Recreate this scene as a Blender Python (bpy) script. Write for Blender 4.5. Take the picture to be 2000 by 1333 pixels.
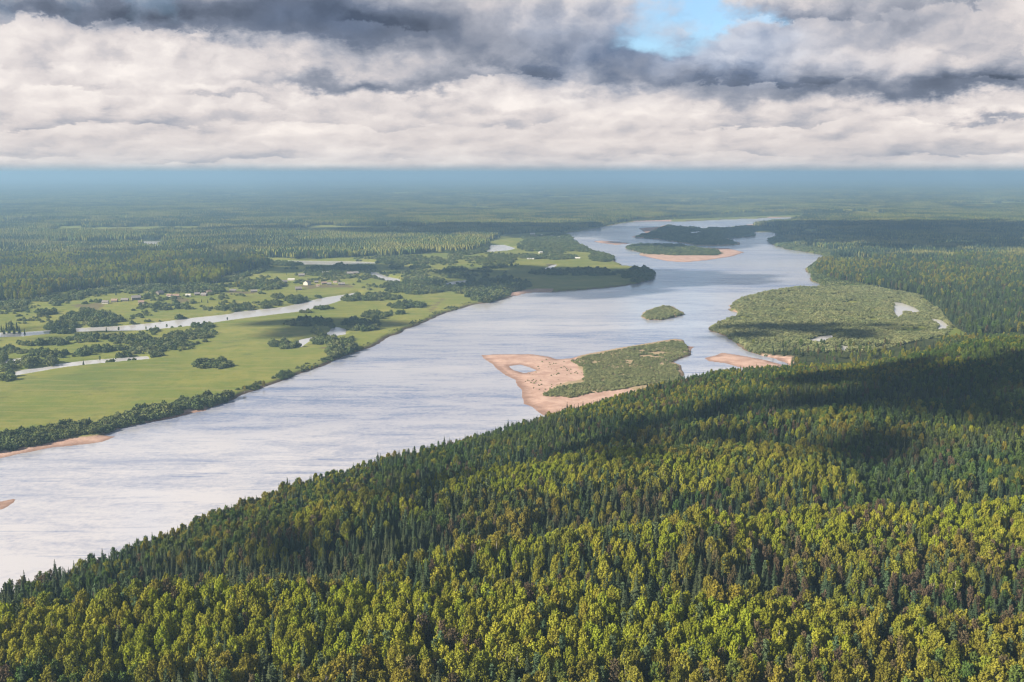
import bpy, math, random
import numpy as np
from mathutils import Vector

for o in list(bpy.data.objects):
    bpy.data.objects.remove(o, do_unlink=True)
SC = bpy.context.scene
COL = SC.collection
R = math.radians
rng = np.random.default_rng(7)
random.seed(7)

# ------------------------------------------------------------------ camera
FOC, H_CAM, HORIZON = 2000.0, 250.0, 338.0        # pixels of the 2000 px wide frame, metres above the river
TILT = math.atan((666.5 - HORIZON) / FOC)
CT, ST = math.cos(TILT), math.sin(TILT)
cam_d = bpy.data.cameras.new('camera')
cam_d.sensor_width, cam_d.lens = 36.0, 36.0
cam_d.clip_start, cam_d.clip_end = 1.0, 250000.0
cam = bpy.data.objects.new('camera', cam_d)
cam.location = (0, 0, H_CAM)
cam.rotation_euler = (math.pi / 2 - TILT, 0, 0)
COL.objects.link(cam)
SC.camera = cam

# ------------------------------------------------------------------ sun, sky, exposure
SUN_AZ, SUN_EL = R(-116.0), R(29.0)               # azimuth from +Y towards +X
SUN = np.array([math.sin(SUN_AZ) * math.cos(SUN_EL), math.cos(SUN_AZ) * math.cos(SUN_EL), math.sin(SUN_EL)])
sl = bpy.data.lights.new('sun', 'SUN')
sl.energy, sl.angle, sl.color = 5.0, R(0.5), (1.0, 0.87, 0.66)
so = bpy.data.objects.new('sun', sl)
so.rotation_euler = Vector(SUN).to_track_quat('Z', 'Y').to_euler()
so.location = tuple(SUN * 5000)
COL.objects.link(so)
SC.view_settings.view_transform = 'Standard'
SC.view_settings.look = 'None'
SC.view_settings.gamma = 1.0
SC.view_settings.exposure = 1.3
SC.view_settings.use_curve_mapping = False
SC.render.engine = 'CYCLES'
SC.cycles.max_bounces = 6
SC.cycles.diffuse_bounces = 3
SC.cycles.glossy_bounces = 3
SC.cycles.transmission_bounces = 3
SC.cycles.volume_bounces = 1
SC.cycles.transparent_max_bounces = 6
SC.cycles.use_denoising = True
SC.cycles.filter_width = 1.25


class NT:
    """small helper for building node trees"""
    def __init__(self, tree):
        self.t = tree
        tree.nodes.clear()

    def n(self, kind, **kw):
        nd = self.t.nodes.new(kind)
        for k, v in kw.items():
            setattr(nd, k, v)
        return nd

    def l(self, a, b):
        self.t.links.new(a, b)

    def put(self, sock, v):
        if isinstance(v, bpy.types.NodeSocket):
            self.l(v, sock)
        elif v is not None:
            if sock.type == 'RGBA' and not hasattr(v, '__len__'):
                v = (v, v, v, 1)
            if sock.type == 'RGBA' and len(v) == 3:
                v = (*v, 1)
            sock.default_value = v

    def m(self, op, a, b=None, c=None, clamp=False):
        nd = self.n('ShaderNodeMath', operation=op, use_clamp=clamp)
        for i, v in enumerate((a, b, c)):
            self.put(nd.inputs[i], v)
        return nd.outputs[0]

    def mix(self, f, a, b, mode='MIX'):
        nd = self.n('ShaderNodeMix', data_type='RGBA', blend_type=mode)
        self.put(nd.inputs[0], f); self.put(nd.inputs[6], a); self.put(nd.inputs[7], b)
        return nd.outputs[2]

    def noise(self, vec, scale, detail=4, rough=0.55, dist=0.0):
        nd = self.n('ShaderNodeTexNoise')
        self.put(nd.inputs['Vector'], vec)
        nd.inputs['Scale'].default_value = scale
        nd.inputs['Detail'].default_value = detail
        nd.inputs['Roughness'].default_value = rough
        nd.inputs['Distortion'].default_value = dist
        return nd.outputs[0]

    def xyz(self, x, y, z):
        nd = self.n('ShaderNodeCombineXYZ')
        self.put(nd.inputs[0], x); self.put(nd.inputs[1], y); self.put(nd.inputs[2], z)
        return nd.outputs[0]

    def ss(self, v, lo, hi, a=0.0, b=1.0):
        nd = self.n('ShaderNodeMapRange', interpolation_type='SMOOTHSTEP')
        self.put(nd.inputs[0], v)
        for i, q in enumerate((lo, hi, a, b)):
            nd.inputs[i + 1].default_value = q
        return nd.outputs[0]


def build_world():
    w = bpy.data.worlds.new('World')
    SC.world = w
    w.use_nodes = True
    g = NT(w.node_tree)
    out = g.n('ShaderNodeOutputWorld')
    bg = g.n('ShaderNodeBackground')
    bg.inputs[1].default_value = 0.1
    g.l(bg.outputs[0], out.inputs[0])
    sky = g.n('ShaderNodeTexSky', sky_type='NISHITA')
    sky.sun_disc = False
    sky.sun_elevation, sky.sun_rotation = SUN_EL, SUN_AZ
    sky.altitude, sky.air_density, sky.dust_density = 250.0, 1.0, 1.5
    tc = g.n('ShaderNodeTexCoord').outputs['Generated']
    sep = g.n('ShaderNodeSeparateXYZ')
    g.l(tc, sep.inputs[0])
    x, y, z = sep.outputs
    az = g.m('ARCTAN2', x, y)
    zz = g.m('MAXIMUM', z, 0.0)
    hor = g.m('SQRT', g.m('ADD', g.m('MULTIPLY', x, x), g.m('MULTIPLY', y, y)))
    el = g.m('ARCTAN2', z, hor)
    # cloud-deck coordinates: heaps get smaller and flatter towards the horizon
    u = g.m('MULTIPLY', az, 10.5)
    v = g.m('MULTIPLY', g.m('LOGARITHM', g.m('ADD', zz, 0.06), math.e), 2.75)
    wn = g.n('ShaderNodeTexNoise')
    g.l(g.xyz(u, v, 3.7), wn.inputs['Vector'])
    wn.inputs['Scale'].default_value = 2.6; wn.inputs['Detail'].default_value = 6; wn.inputs['Roughness'].default_value = .68
    q = g.n('ShaderNodeVectorMath', operation='MULTIPLY_ADD')
    g.l(wn.outputs['Color'], q.inputs[0]); q.inputs[1].default_value = (.42, .42, .0); g.l(g.xyz(u, v, 3.7), q.inputs[2])

    def heap(off):
        """heaps of cloud: rounded cells with torn edges on soft fractal noise"""
        p = g.n('ShaderNodeVectorMath', operation='ADD')
        g.l(q.outputs[0], p.inputs[0]); p.inputs[1].default_value = off
        vo = g.n('ShaderNodeTexVoronoi', feature='F1', voronoi_dimensions='2D')
        g.l(p.outputs[0], vo.inputs['Vector'])
        vo.inputs['Scale'].default_value = 1.5
        vo.inputs['Detail'].default_value = 2.0
        vo.inputs['Roughness'].default_value = .45
        soft = g.noise(p.outputs[0], 1.1, 8, .62)
        return g.m('ADD', g.m('MULTIPLY', soft, .75), g.m('MULTIPLY', g.m('SUBTRACT', .62, vo.outputs['Distance']), .34))
    # rows of cloud one behind the other: each has a flat grey base with a crisp lower edge and a bright heaped top
    rown = g.noise(g.xyz(g.m('MULTIPLY', u, .55), g.m('MULTIPLY', v, .5), 5.5), 1.0, 2, .5)
    puff = g.noise(q.outputs[0], 2.0, 8, .66)
    w_ = g.m('ADD', g.m('ADD', g.m('MULTIPLY', v, 1.15), g.m('MULTIPLY', rown, 1.5)), g.m('MULTIPLY', puff, .95))
    rowf, rowi = g.m('FRACT', w_), g.m('FLOOR', w_)
    some = g.ss(g.noise(g.xyz(g.m('MULTIPLY', u, .8), g.m('MULTIPLY', rowi, 3.17), 2.2), 1.0, 2, .5), .40, .62)
    base_dark = g.m('MULTIPLY', some, g.m('MULTIPLY', g.ss(rowf, .0, .60, 1.0, 0.0), g.ss(rowf, .0, .07)))
    n1 = heap((0, 0, 0))
    n2 = heap((-0.09, 0.13, 0))
    relief = g.m('SUBTRACT', n1, n2)
    big = g.noise(g.xyz(u, v, 9.1), 0.6, 2, 0.5)
    # blobs of the cloud deck at their azimuth and elevation (radians), edges torn by noise
    wx = g.m('MULTIPLY', g.m('SUBTRACT', g.noise(g.xyz(g.m('MULTIPLY', az, 12), g.m('MULTIPLY', el, 22), 1.3), 1.0, 6, 0.55), 0.5), 0.16)
    wy = g.m('MULTIPLY', g.m('SUBTRACT', g.noise(g.xyz(g.m('MULTIPLY', az, 12), g.m('MULTIPLY', el, 22), 7.9), 1.0, 7, 0.6), 0.5), 0.075)
    ax, ay = g.m('ADD', az, wx), g.m('ADD', el, wy)

    def blob(px, py, rx, ry, amp=1.0):
        cx, cy = math.atan((px - 1000) / FOC), math.atan((HORIZON - py) / FOC)
        rx, ry = rx / FOC, ry / FOC
        a = g.m('DIVIDE', g.m('SUBTRACT', ax, cx), rx)
        b = g.m('DIVIDE', g.m('SUBTRACT', ay, cy), ry)
        b = g.m('SUBTRACT', g.m('MULTIPLY', b, 1.35), g.m('MULTIPLY', g.m('ABSOLUTE', b), .45))     # flat base, soft top
        r2 = g.m('ADD', g.m('MULTIPLY', a, a), g.m('MULTIPLY', b, b))
        return g.m('MULTIPLY', g.m('EXPONENT', g.m('MULTIPLY', r2, -1.0)), amp)

    def total(bl):
        s = None
        for b in bl:
            q = blob(*b)
            s = q if s is None else g.m('ADD', s, q)
        return s
    dark = total([(300, 55, 260, 42, .75), (640, 45, 230, 85, .72), (880, 95, 280, 66, .85), (700, 176, 240, 20, 1.0), (960, 142, 150, 28, .6), (520, 92, 200, 18, .5), (450, 40, 330, 60, .2),
                  (1700, 192, 330, 28, .85), (1420, 168, 260, 36, .55), (1950, 200, 220, 20, .6), (1200, 120, 120, 60, .5), (1180, 165, 80, 24, .4), (1640, 90, 190, 60, .35),
                  (1880, 50, 280, 90, .38), (1960, 250, 90, 7, .6), (450, 212, 110, 7, .4), (120, -60, 500, 40, .3)])
    light = total([(180, 190, 300, 80, .5), (520, 250, 260, 40, .3), (1050, 190, 130, 40, .35), (1120, 235, 160, 30, .25), (1500, 20, 120, 32, .45), (1610, 75, 70, 40, .35), (1850, 232, 260, 14, .4), (90, 20, 60, 20, .5)])
    hole = total([(1330, 40, 80, 55, .9), (1430, 72, 70, 28, .75), (1230, 90, 100, 45, .55), (1300, -60, 120, 60, .8), (1290, 115, 100, 36, .5)])
    calm = g.m('SUBTRACT', 1.0, g.m('MULTIPLY', g.m('MINIMUM', dark, 1.0), .45))
    val = g.m('ADD', 0.69, g.m('MULTIPLY', g.m('MULTIPLY', relief, g.ss(z, .0, .10, .70, 1.10)), calm))
    val = g.m('ADD', val, g.m('MULTIPLY', g.m('SUBTRACT', n1, 0.42), -0.35))
    val = g.m('ADD', val, g.m('MULTIPLY', g.m('SUBTRACT', big, 0.5), -0.35))
    val = g.m('SUBTRACT', g.m('ADD', val, .05), g.m('MULTIPLY', base_dark, g.ss(z, .0, .06, .18, .30)))
    val = g.m('ADD', val, g.m('MULTIPLY', light, 0.32))
    val = g.m('SUBTRACT', val, g.m('MULTIPLY', g.m('MINIMUM', dark, 1.15), 0.52))
    # the grey underside of the deck goes on overhead, darkened there to cut the ambient light
    val = g.m('SUBTRACT', val, g.ss(z, .28, .62, 0.0, .40))
    ramp = g.n('ShaderNodeValToRGB')
    cr = ramp.color_ramp
    cr.elements[0].position, cr.elements[0].color = 0.0, (0.085, 0.105, 0.150, 1)
    cr.elements[1].position, cr.elements[1].color = 1.0, (0.93, 0.86, 0.82, 1)
    for p, c in ((0.25, (0.175, 0.205, 0.275)), (0.5, (0.405, 0.415, 0.470)), (0.72, (0.69, 0.64, 0.635))):
        e = cr.elements.new(p); e.color = (*c, 1)
    g.l(val, ramp.inputs[0])
    cl = g.mix(1.0, ramp.outputs[0], (4.35, 4.35, 4.35, 1), 'MULTIPLY')
    cl = g.mix(total([(1250, 110, 190, 90, .8), (640, 60, 120, 60, .45), (1480, 130, 160, 60, .5)]), cl, g.mix(1.0, cl, (0.74, 0.90, 1.10, 1), 'MULTIPLY'))
    cl = g.mix(g.ss(z, .02, .10, .35, 0.0), cl, g.mix(1.0, cl, (1.02, .97, .92, 1), 'MULTIPLY'))
    gap = g.ss(g.m('ADD', g.m('MULTIPLY', g.m('SUBTRACT', big, 0.5), 1.0), g.m('MULTIPLY', g.m('SUBTRACT', 0.5, n1), 1.2)), 0.30, 0.52, 0.0, 0.7)
    gap = g.m('MULTIPLY', gap, g.ss(z, 0.10, 0.25))
    torn = g.m('SUBTRACT', 1.0, g.m('MULTIPLY', g.m('SUBTRACT', n1, .40), 2.6))
    gap = g.m('MAXIMUM', gap, g.ss(g.m('MULTIPLY', hole, torn), 0.22, 1.15, 0.0, 0.95))
    skyc = g.mix(1.0, sky.outputs[0], (0.58, 0.70, 0.80, 1), 'MULTIPLY')
    c = g.mix(gap, cl, skyc)
    # pale veil low over the horizon
    veil = g.ss(g.m('ADD', z, g.m('MULTIPLY', g.noise(g.xyz(g.m('MULTIPLY', az, 14), 0.0, 4.0), 1.0, 5, .6), .009)), 0.0045, 0.0145, 0.95, 0.0)
    c = g.mix(veil, c, (1.55, 1.88, 2.12, 1))
    c = g.mix(g.ss(z, -0.02, 0.0, 1.0, 0.0), c, (1.2, 1.7, 2.1, 1))
    g.l(c, bg.inputs[0])


build_world()

# ------------------------------------------------------------------ geometry helpers
def P(px, py, z=0.0):
    """the point of the horizontal plane at height z that the photograph shows at pixel px, py"""
    dx, dy = (np.asarray(px, float) - 1000) / FOC, (666.5 - np.asarray(py, float)) / FOC
    ry, rz = CT + dy * ST, -ST + dy * CT
    t = (z - H_CAM) / np.minimum(rz, -1e-4)
    return np.stack([dx * t, ry * t], -1)


def to_px(x, y, z):
    d = y * CT - (z - H_CAM) * ST
    d = np.maximum(d, 1.0)
    v = (y * ST + (z - H_CAM) * CT) / d
    return 1000 + FOC * x / d, 666.5 - FOC * v


def hash2(ix, iy, s):
    h = (ix * 374761393 + iy * 668265263 + s * 1274126177) & 0xFFFFFFFF
    h = ((h ^ (h >> 13)) * 1274126177) & 0xFFFFFFFF
    return ((h ^ (h >> 16)) & 0xFFFFFF) / float(0xFFFFFF)


def vnoise(x, y, s=0):
    ix, iy = np.floor(x).astype(np.int64), np.floor(y).astype(np.int64)
    fx, fy = x - ix, y - iy
    fx, fy = fx * fx * (3 - 2 * fx), fy * fy * (3 - 2 * fy)
    a, b = hash2(ix, iy, s), hash2(ix + 1, iy, s)
    c, d = hash2(ix, iy + 1, s), hash2(ix + 1, iy + 1, s)
    return (a + (b - a) * fx) * (1 - fy) + (c + (d - c) * fx) * fy


def fbm(x, y, s=0, o=4):
    v, a, t = 0.0, 1.0, 0.0
    for i in range(o):
        v = v + a * vnoise(x * 2 ** i, y * 2 ** i, s + i)
        t += a
        a *= 0.5
    return v / t


def inside(x, y, poly):
    r = np.zeros(x.shape, bool)
    n = len(poly)
    for i in range(n):
        x0, y0 = poly[i]
        x1, y1 = poly[(i + 1) % n]
        if y0 == y1:
            continue
        c = ((y0 > y) != (y1 > y)) & (x < (x1 - x0) * (y - y0) / (y1 - y0) + x0)
        r ^= c
    return r


def seg_dist(x, y, poly, closed=True):
    d = np.full(x.shape, 1e12)
    n = len(poly)
    for i in range(n if closed else n - 1):
        x0, y0 = poly[i]
        x1, y1 = poly[(i + 1) % n]
        ex, ey = x1 - x0, y1 - y0
        t = np.clip(((x - x0) * ex + (y - y0) * ey) / max(ex * ex + ey * ey, 1e-9), 0, 1)
        d = np.minimum(d, (x - x0 - t * ex) ** 2 + (y - y0 - t * ey) ** 2)
    return np.sqrt(d)


def sdist(x, y, poly, pad=60.0):
    """signed distance, negative inside; far outside the box it is only a lower bound"""
    lo, hi = poly.min(0) - pad, poly.max(0) + pad
    m = (x > lo[0]) & (x < hi[0]) & (y > lo[1]) & (y < hi[1])
    out = np.full(x.shape, pad)
    if m.any():
        d = seg_dist(x[m], y[m], poly)
        d[inside(x[m], y[m], poly)] *= -1
        out[m] = np.minimum(d, pad)
    return out


def smooth(t):
    t = np.clip(t, 0, 1)
    return t * t * (3 - 2 * t)


def poly_px(pts, z=0.0):
    a = np.array(pts, float)
    return P(a[:, 0], a[:, 1], z)


# ------------------------------------------------------------------ the map: shores, islands, ponds (photo pixels, laid onto the water level)
LEFT_BANK = [(-900, 1110), (-300, 962), (0, 895), (48, 885), (92, 878), (172, 868), (200, 863), (226, 853), (200, 851), (224, 839), (280, 827), (328, 820), (400, 803), (404, 798), (440, 786),
             (480, 767), (512, 759), (544, 747), (580, 732), (624, 716), (664, 700), (702, 688), (720, 679), (751, 665), (772, 655), (800, 641), (835, 625), (877, 609), (916, 599), (951, 592),
             (986, 585), (1000, 580), (1028, 573), (1045, 572), (1073, 572), (1105, 569), (1157, 565), (1210, 560), (1245, 555), (1259, 551), (1276, 546), (1278, 540), (1273, 530), (1259, 524),
             (1231, 522), (1217, 520), (1203, 513), (1196, 504), (1178, 497), (1157, 492), (1147, 485), (1129, 478), (1119, 471), (1121, 464), (1105, 459), (1101, 456), (1133, 452), (1168, 446),
             (1196, 440), (1227, 435), (1245, 433), (1304, 433), (1350, 432.5), (1424, 429), (1480, 427), (1540, 425), (1576, 424)]
RIGHT_BANK = [(1580, 425.5), (1544, 428), (1532, 431), (1495, 435), (1470, 438), (1440, 441), (1425, 444), (1432, 448), (1452, 449), (1476, 454), (1490, 455), (1504, 454), (1524, 458), (1500, 466),
              (1498, 472), (1516, 482), (1540, 488), (1568, 492), (1600, 498), (1610, 501), (1604, 506), (1596, 514), (1576, 524), (1574, 530), (1586, 538), (1577, 546), (1592, 553), (1612, 561),
              (1592, 562), (1560, 559), (1532, 564), (1496, 570), (1456, 580), (1436, 588), (1422, 598), (1424, 604), (1440, 612), (1436, 618), (1400, 632), (1382, 642), (1388, 648), (1416, 656),
              (1440, 668), (1444, 676), (1456, 686), (1480, 694), (1516, 702), (1540, 712), (1530, 724)]
NEAR_SHORE = [(330, 1235), (225, 1190), (120, 1085), (23, 985), (-70, 885), (-174, 770), (-215, 690), (-262, 605), (-330, 520), (-420, 430), (-650, 300), (-1200, 60)]   # metres, hidden behind the hill
RIVER = np.concatenate([poly_px(LEFT_BANK), poly_px(RIGHT_BANK), np.array(NEAR_SHORE, float)])

ISLANDS = {
    'big': [(940, 694), (980, 692), (1036, 692), (1070, 697), (1088, 702), (1116, 700), (1140, 694), (1200, 682), (1260, 672), (1316, 663), (1336, 665), (1340, 676), (1360, 677), (1352, 682), (1350, 694),
            (1320, 704), (1316, 708), (1328, 714), (1334, 726), (1332, 745), (1250, 778), (1150, 803), (1062, 812), (1040, 796), (1024, 790), (1020, 776), (1018, 760), (1000, 740), (980, 728),
            (968, 722), (960, 712), (948, 702)],
    'bar': [(1376, 700), (1400, 694), (1412, 689), (1456, 696), (1500, 704), (1530, 713), (1524, 720), (1504, 727), (1456, 721), (1416, 710), (1384, 706)],
    'islet': [(1250, 618), (1256, 611), (1272, 604), (1296, 597), (1316, 600), (1334, 610), (1336, 615), (1320, 620), (1292, 626), (1264, 625)],
    'lower': [(1220, 485), (1236, 478), (1280, 478), (1332, 480), (1368, 485), (1384, 484), (1424, 485), (1456, 493), (1428, 502), (1380, 509), (1340, 513), (1304, 511), (1272, 505), (1248, 499), (1252, 494), (1232, 489)],
    'upper': [(1230, 464), (1244, 460), (1262, 457), (1252, 450), (1246, 446), (1288, 443), (1304, 439), (1324, 442), (1352, 444), (1372, 447), (1400, 444), (1426, 444), (1450, 448), (1476, 456), (1476, 462),
              (1456, 464), (1424, 466), (1424, 470), (1446, 474), (1444, 479), (1420, 480), (1360, 480), (1336, 476), (1300, 470), (1260, 466)],
    'shoal': [(1156, 472), (1175, 470), (1210, 472.5), (1238, 476), (1203, 479), (1175, 476)],
    'tip': [(-60, 978), (0, 979), (26, 973), (36, 975), (18, 990), (0, 998), (-60, 1020)],
}
ISLANDS = {k: poly_px(v) for k, v in ISLANDS.items()}
POOLS = {   # water that lies inside the land: (name, pixels)
    'side_channel': [(700, 571), (679, 575), (640, 580), (602, 589), (560, 599), (497, 606), (465, 609), (455, 613), (385, 620), (332, 627), (280, 633), (217, 638), (150, 641), (100, 645), (40, 649), (-60, 651),
                     (-60, 659), (40, 657), (110, 650), (150, 648), (196, 646), (266, 645), (322, 641), (371, 636), (420, 629), (476, 621), (525, 615), (588, 608), (609, 601), (647, 592), (665, 585), (695, 576)],
    'creek': [(-60, 741), (14, 731), (49, 722), (105, 715), (119, 710), (175, 704), (224, 700), (284, 696), (286, 700.5), (224, 706), (161, 712), (119, 717), (70, 725), (17, 734), (-60, 748)],
    'creek_pool': [(12, 706), (20, 702), (40, 700), (42, 706), (22, 709)],
    'meadow_pond': [(572, 673), (591, 663), (630, 655), (647, 647), (656, 639), (672, 643), (670, 653), (630, 658), (600, 666), (583, 677)],
    'meadow_lake': [(515, 509), (560, 509), (612, 509.5), (700, 510.5), (733, 512.5), (732, 516.5), (650, 519), (595, 518.5), (546, 515)],
    'bay_pond': [(960, 478), (982, 478), (1005, 485), (993, 489), (965, 492), (940, 494), (957, 487)],
    'forest_pond': [(239, 473), (280, 471), (318, 472), (313, 477), (299, 488), (287, 483), (252, 478)],
    'oxbow': [(722, 531), (733, 532), (751, 540), (778, 545), (779, 552), (757, 549), (738, 543)],
    'hay_ditch': [(1062, 526), (1080, 518), (1086, 517), (1076, 524), (1066, 528)],
    'inlet': [(872, 554), (890, 549), (912, 547), (908, 551), (880, 556)],
    'back_channel': [(1741, 590), (1760, 591), (1780, 598), (1800, 610), (1784, 613), (1766, 609), (1760, 616), (1753, 624), (1748, 612), (1745, 600)],
    'back_channel_two': [(1816, 621), (1836, 625), (1852, 636), (1842, 646), (1830, 646), (1836, 637), (1826, 629)],
    'scrub_pool': [(1576, 666), (1600, 658), (1628, 654), (1612, 663), (1604, 673), (1584, 670)],
    'scrub_pool_two': [(1643, 675), (1656, 677), (1649, 688)],
    'sand_pool': [(994, 716), (1016, 713), (1032, 718), (1046, 724), (1024, 729), (1004, 723)],
    'island_pool': [(1342, 454), (1368, 452), (1370, 456), (1350, 457)],
}
POOL_PX = POOLS
POOLS = {k: poly_px(v, 0.0 if k == 'sand_pool' else 2.0) for k, v in POOLS.items()}

# sand: polygons of bare sand (pixels)
SANDS = [
    [(930, 685), (1120, 690), (1128, 703), (1138, 712), (1128, 716), (1142, 728), (1146, 742), (1100, 752), (1075, 762), (1064, 770), (1112, 776), (1160, 766), (1230, 752), (1255, 770), (1150, 815), (1050, 822), (1000, 780)],
    [(1366, 684), (1550, 700), (1545, 735), (1366, 712)], [(1336, 674), (1365, 674), (1365, 684), (1346, 692)],
    [(1240, 498), (1320, 500), (1400, 499.5), (1414, 496), (1384, 485), (1424, 482), (1462, 492), (1430, 505), (1340, 518), (1240, 506)],
    [(1240, 444), (1292, 443), (1276, 450), (1262, 458), (1246, 452)], [(1225, 466), (1240, 462), (1300, 470), (1340, 477), (1300, 473)],
    [(1150, 466), (1245, 472), (1240, 482), (1150, 480)], [(-80, 960), (60, 960), (60, 1040), (-80, 1040)],
    [(-80, 886), (60, 872), (150, 858), (236, 846), (240, 858), (90, 892), (-80, 930)], [(216, 838), (330, 812), (408, 796), (410, 808), (230, 850)],
    [(990, 570), (1080, 566), (1075, 576), (1000, 583)], [(905, 553), (940, 555), (945, 561), (920, 561)], [(1405, 436), (1485, 434), (1470, 441), (1405, 444)],
    [(1500, 425), (1545, 424), (1540, 431), (1490, 434)], [(1230, 431), (1310, 431), (1310, 434), (1240, 435)], [(105, 714), (165, 709), (200, 704), (200, 709), (160, 718), (110, 722)], [(10, 706), (45, 704), (50, 711), (10, 713)],
    [(1424, 582), (1440, 586), (1432, 600), (1445, 614), (1438, 619), (1420, 602)],
]
SANDS = [poly_px(s, 0.0) for s in SANDS]

BARE = [[(862, 579), (866, 580), (842, 606), (838, 606)], [(700, 700), (640, 676), (600, 668), (602, 667), (642, 674), (704, 698)], [(138, 597), (190, 594), (205, 598), (185, 603), (145, 601)], [(322, 584), (356, 582), (368, 590), (340, 594)], [(440, 566), (500, 569), (500, 573), (440, 571)], [(590, 557), (680, 555), (690, 559), (600, 562)], [(1070, 514), (1090, 512), (1086, 517), (1072, 518)]]
LEFT_FOREST = [(-700, 610), (0, 588), (40, 590), (105, 580), (101, 571), (150, 568), (210, 562), (297, 558), (380, 557), (425, 552), (437, 541), (470, 532), (525, 524), (522, 514), (505, 506), (500, 501),
               (560, 504), (612, 505), (680, 503), (720, 500), (839, 496), (902, 493), (945, 485), (961, 460), (1028, 455), (1101, 452), (1168, 443), (1227, 431), (1350, 423), (1440, 417), (1576, 415), (1600, 390), (1500, 340.5), (-900, 340.5)]
RIGHT_FOREST = [(1500, 340.5), (1580, 424), (1550, 432), (1480, 440), (1520, 447), (1550, 455), (1530, 462), (1560, 478), (1620, 490), (1650, 496), (1640, 506), (1600, 516), (1590, 536), (1640, 550), (1720, 562), (1800, 578),
                (1832, 605), (1860, 634), (1900, 660), (2900, 660), (2900, 340.5)]
CLEARINGS = [[(1640, 503), (1700, 504), (1710, 514), (1630, 516)], [(1752, 506), (1850, 507), (1840, 512), (1750, 511)], [(85, 470), (230, 474), (200, 481), (80, 482)], [(1560, 448), (1600, 446), (1610, 458), (1570, 462)]]

# ------------------------------------------------------------------ terrain height
HILL = np.array([(-420, 300, 26), (-300, 380, 24), (-150, 380, 28), (0, 380, 32), (150, 380, 34), (300, 380, 36), (-261, 575, 7), (-174, 735, 6), (23, 930, 13), (190, 1080, 18), (300, 1080, 36), (575, 1150, 58),
                 (0, 600, 29), (-100, 560, 23), (100, 700, 29), (200, 800, 34), (300, 900, 42), (400, 800, 46), (400, 600, 39), (500, 1000, 53), (700, 900, 60), (800, 1200, 64), (300, 1190, 9), (430, 1290, 9),
                 (620, 1400, 22), (950, 1500, 22), (800, 500, 48), (1300, 900, 60), (0, 0, 30), (-300, 0, 30), (300, 0, 34), (600, 100, 44), (-90, 800, 8), (80, 560, 31), (250, 560, 34)], float)


def ridge(px, tops):
    out = []
    for (x, y), zt in zip(px, tops):
        out.append(P(x, y, zt))
    return np.array(out)


RIDGES = [
    (ridge([(-200, 1235), (0, 1222), (250, 1205), (500, 1197), (800, 1190), (1000, 1178), (1250, 1200), (1500, 1222), (1700, 1238), (2000, 1252), (2300, 1262)], [46, 46, 48, 52, 54, 56, 56, 56, 56, 58, 60]), 19.0, 24.0),
    (ridge([(250, 1160), (420, 1150), (650, 1136), (760, 1108), (900, 1085), (1100, 1063), (1250, 1040), (1400, 1045)], [32, 38, 46, 48, 50, 53, 56, 56]), 17.0, 26.0),
    (ridge([(1330, 1045), (1450, 1022), (1560, 1004), (1700, 990), (1850, 985), (2000, 965), (2300, 950)], [58, 60, 61, 63, 65, 68, 72]), 17.0, 27.0),
    (ridge([(560, 1035), (700, 990), (850, 955), (1000, 930), (1150, 912), (1400, 893), (1650, 880)], [30, 36, 40, 44, 48, 54, 60]), 16.0, 34.0),
    (ridge([(1100, 872), (1250, 848), (1450, 815), (1700, 790), (2000, 770)], [40, 46, 56, 66, 74]), 15.0, 42.0),
]


def along_ridge(x, y, line):
    """how far a point lies behind (+) or before (-) a ridge line, and a weight that fades past the line's ends"""
    o = np.argsort(line[:, 0])
    lx, ly = line[o, 0], line[o, 1]
    t = y - np.interp(x, lx, ly) + (fbm(x / 26, y / 26, 91, 2) - .5) * 14
    end = smooth((x - lx[0] + 30) / 60) * smooth((lx[-1] + 30 - x) / 60)
    return t, end


def hill(x, y):
    w = np.zeros(x.shape); s = np.zeros(x.shape)
    for hx, hy, hz in HILL:
        r2 = (x - hx) ** 2 + (y - hy) ** 2
        q = np.exp(-r2 / (2 * 85.0 ** 2)) + 1e4 / (r2 + 2e4) ** 1.5 * 0.2 + 1e-9
        w += q; s += q * hz
    z = s / w
    near = y < 1400
    if near.any():
        xn, yn = x[near], y[near]
        add = np.zeros(xn.shape)
        for line, amp, wd in RIDGES:
            t, end = along_ridge(xn, yn, line)
            front, back = np.exp(-(t / (1.9 * wd)) ** 2), np.exp(-(t / (.85 * wd)) ** 2)
            trough = np.exp(-((t - 2.1 * wd) / (1.1 * wd)) ** 2)
            add += end * amp * (np.where(t < 0, front, back) - .70 * trough)
        z[near] += add
    return z


LAND_TYPES = {}


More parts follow.
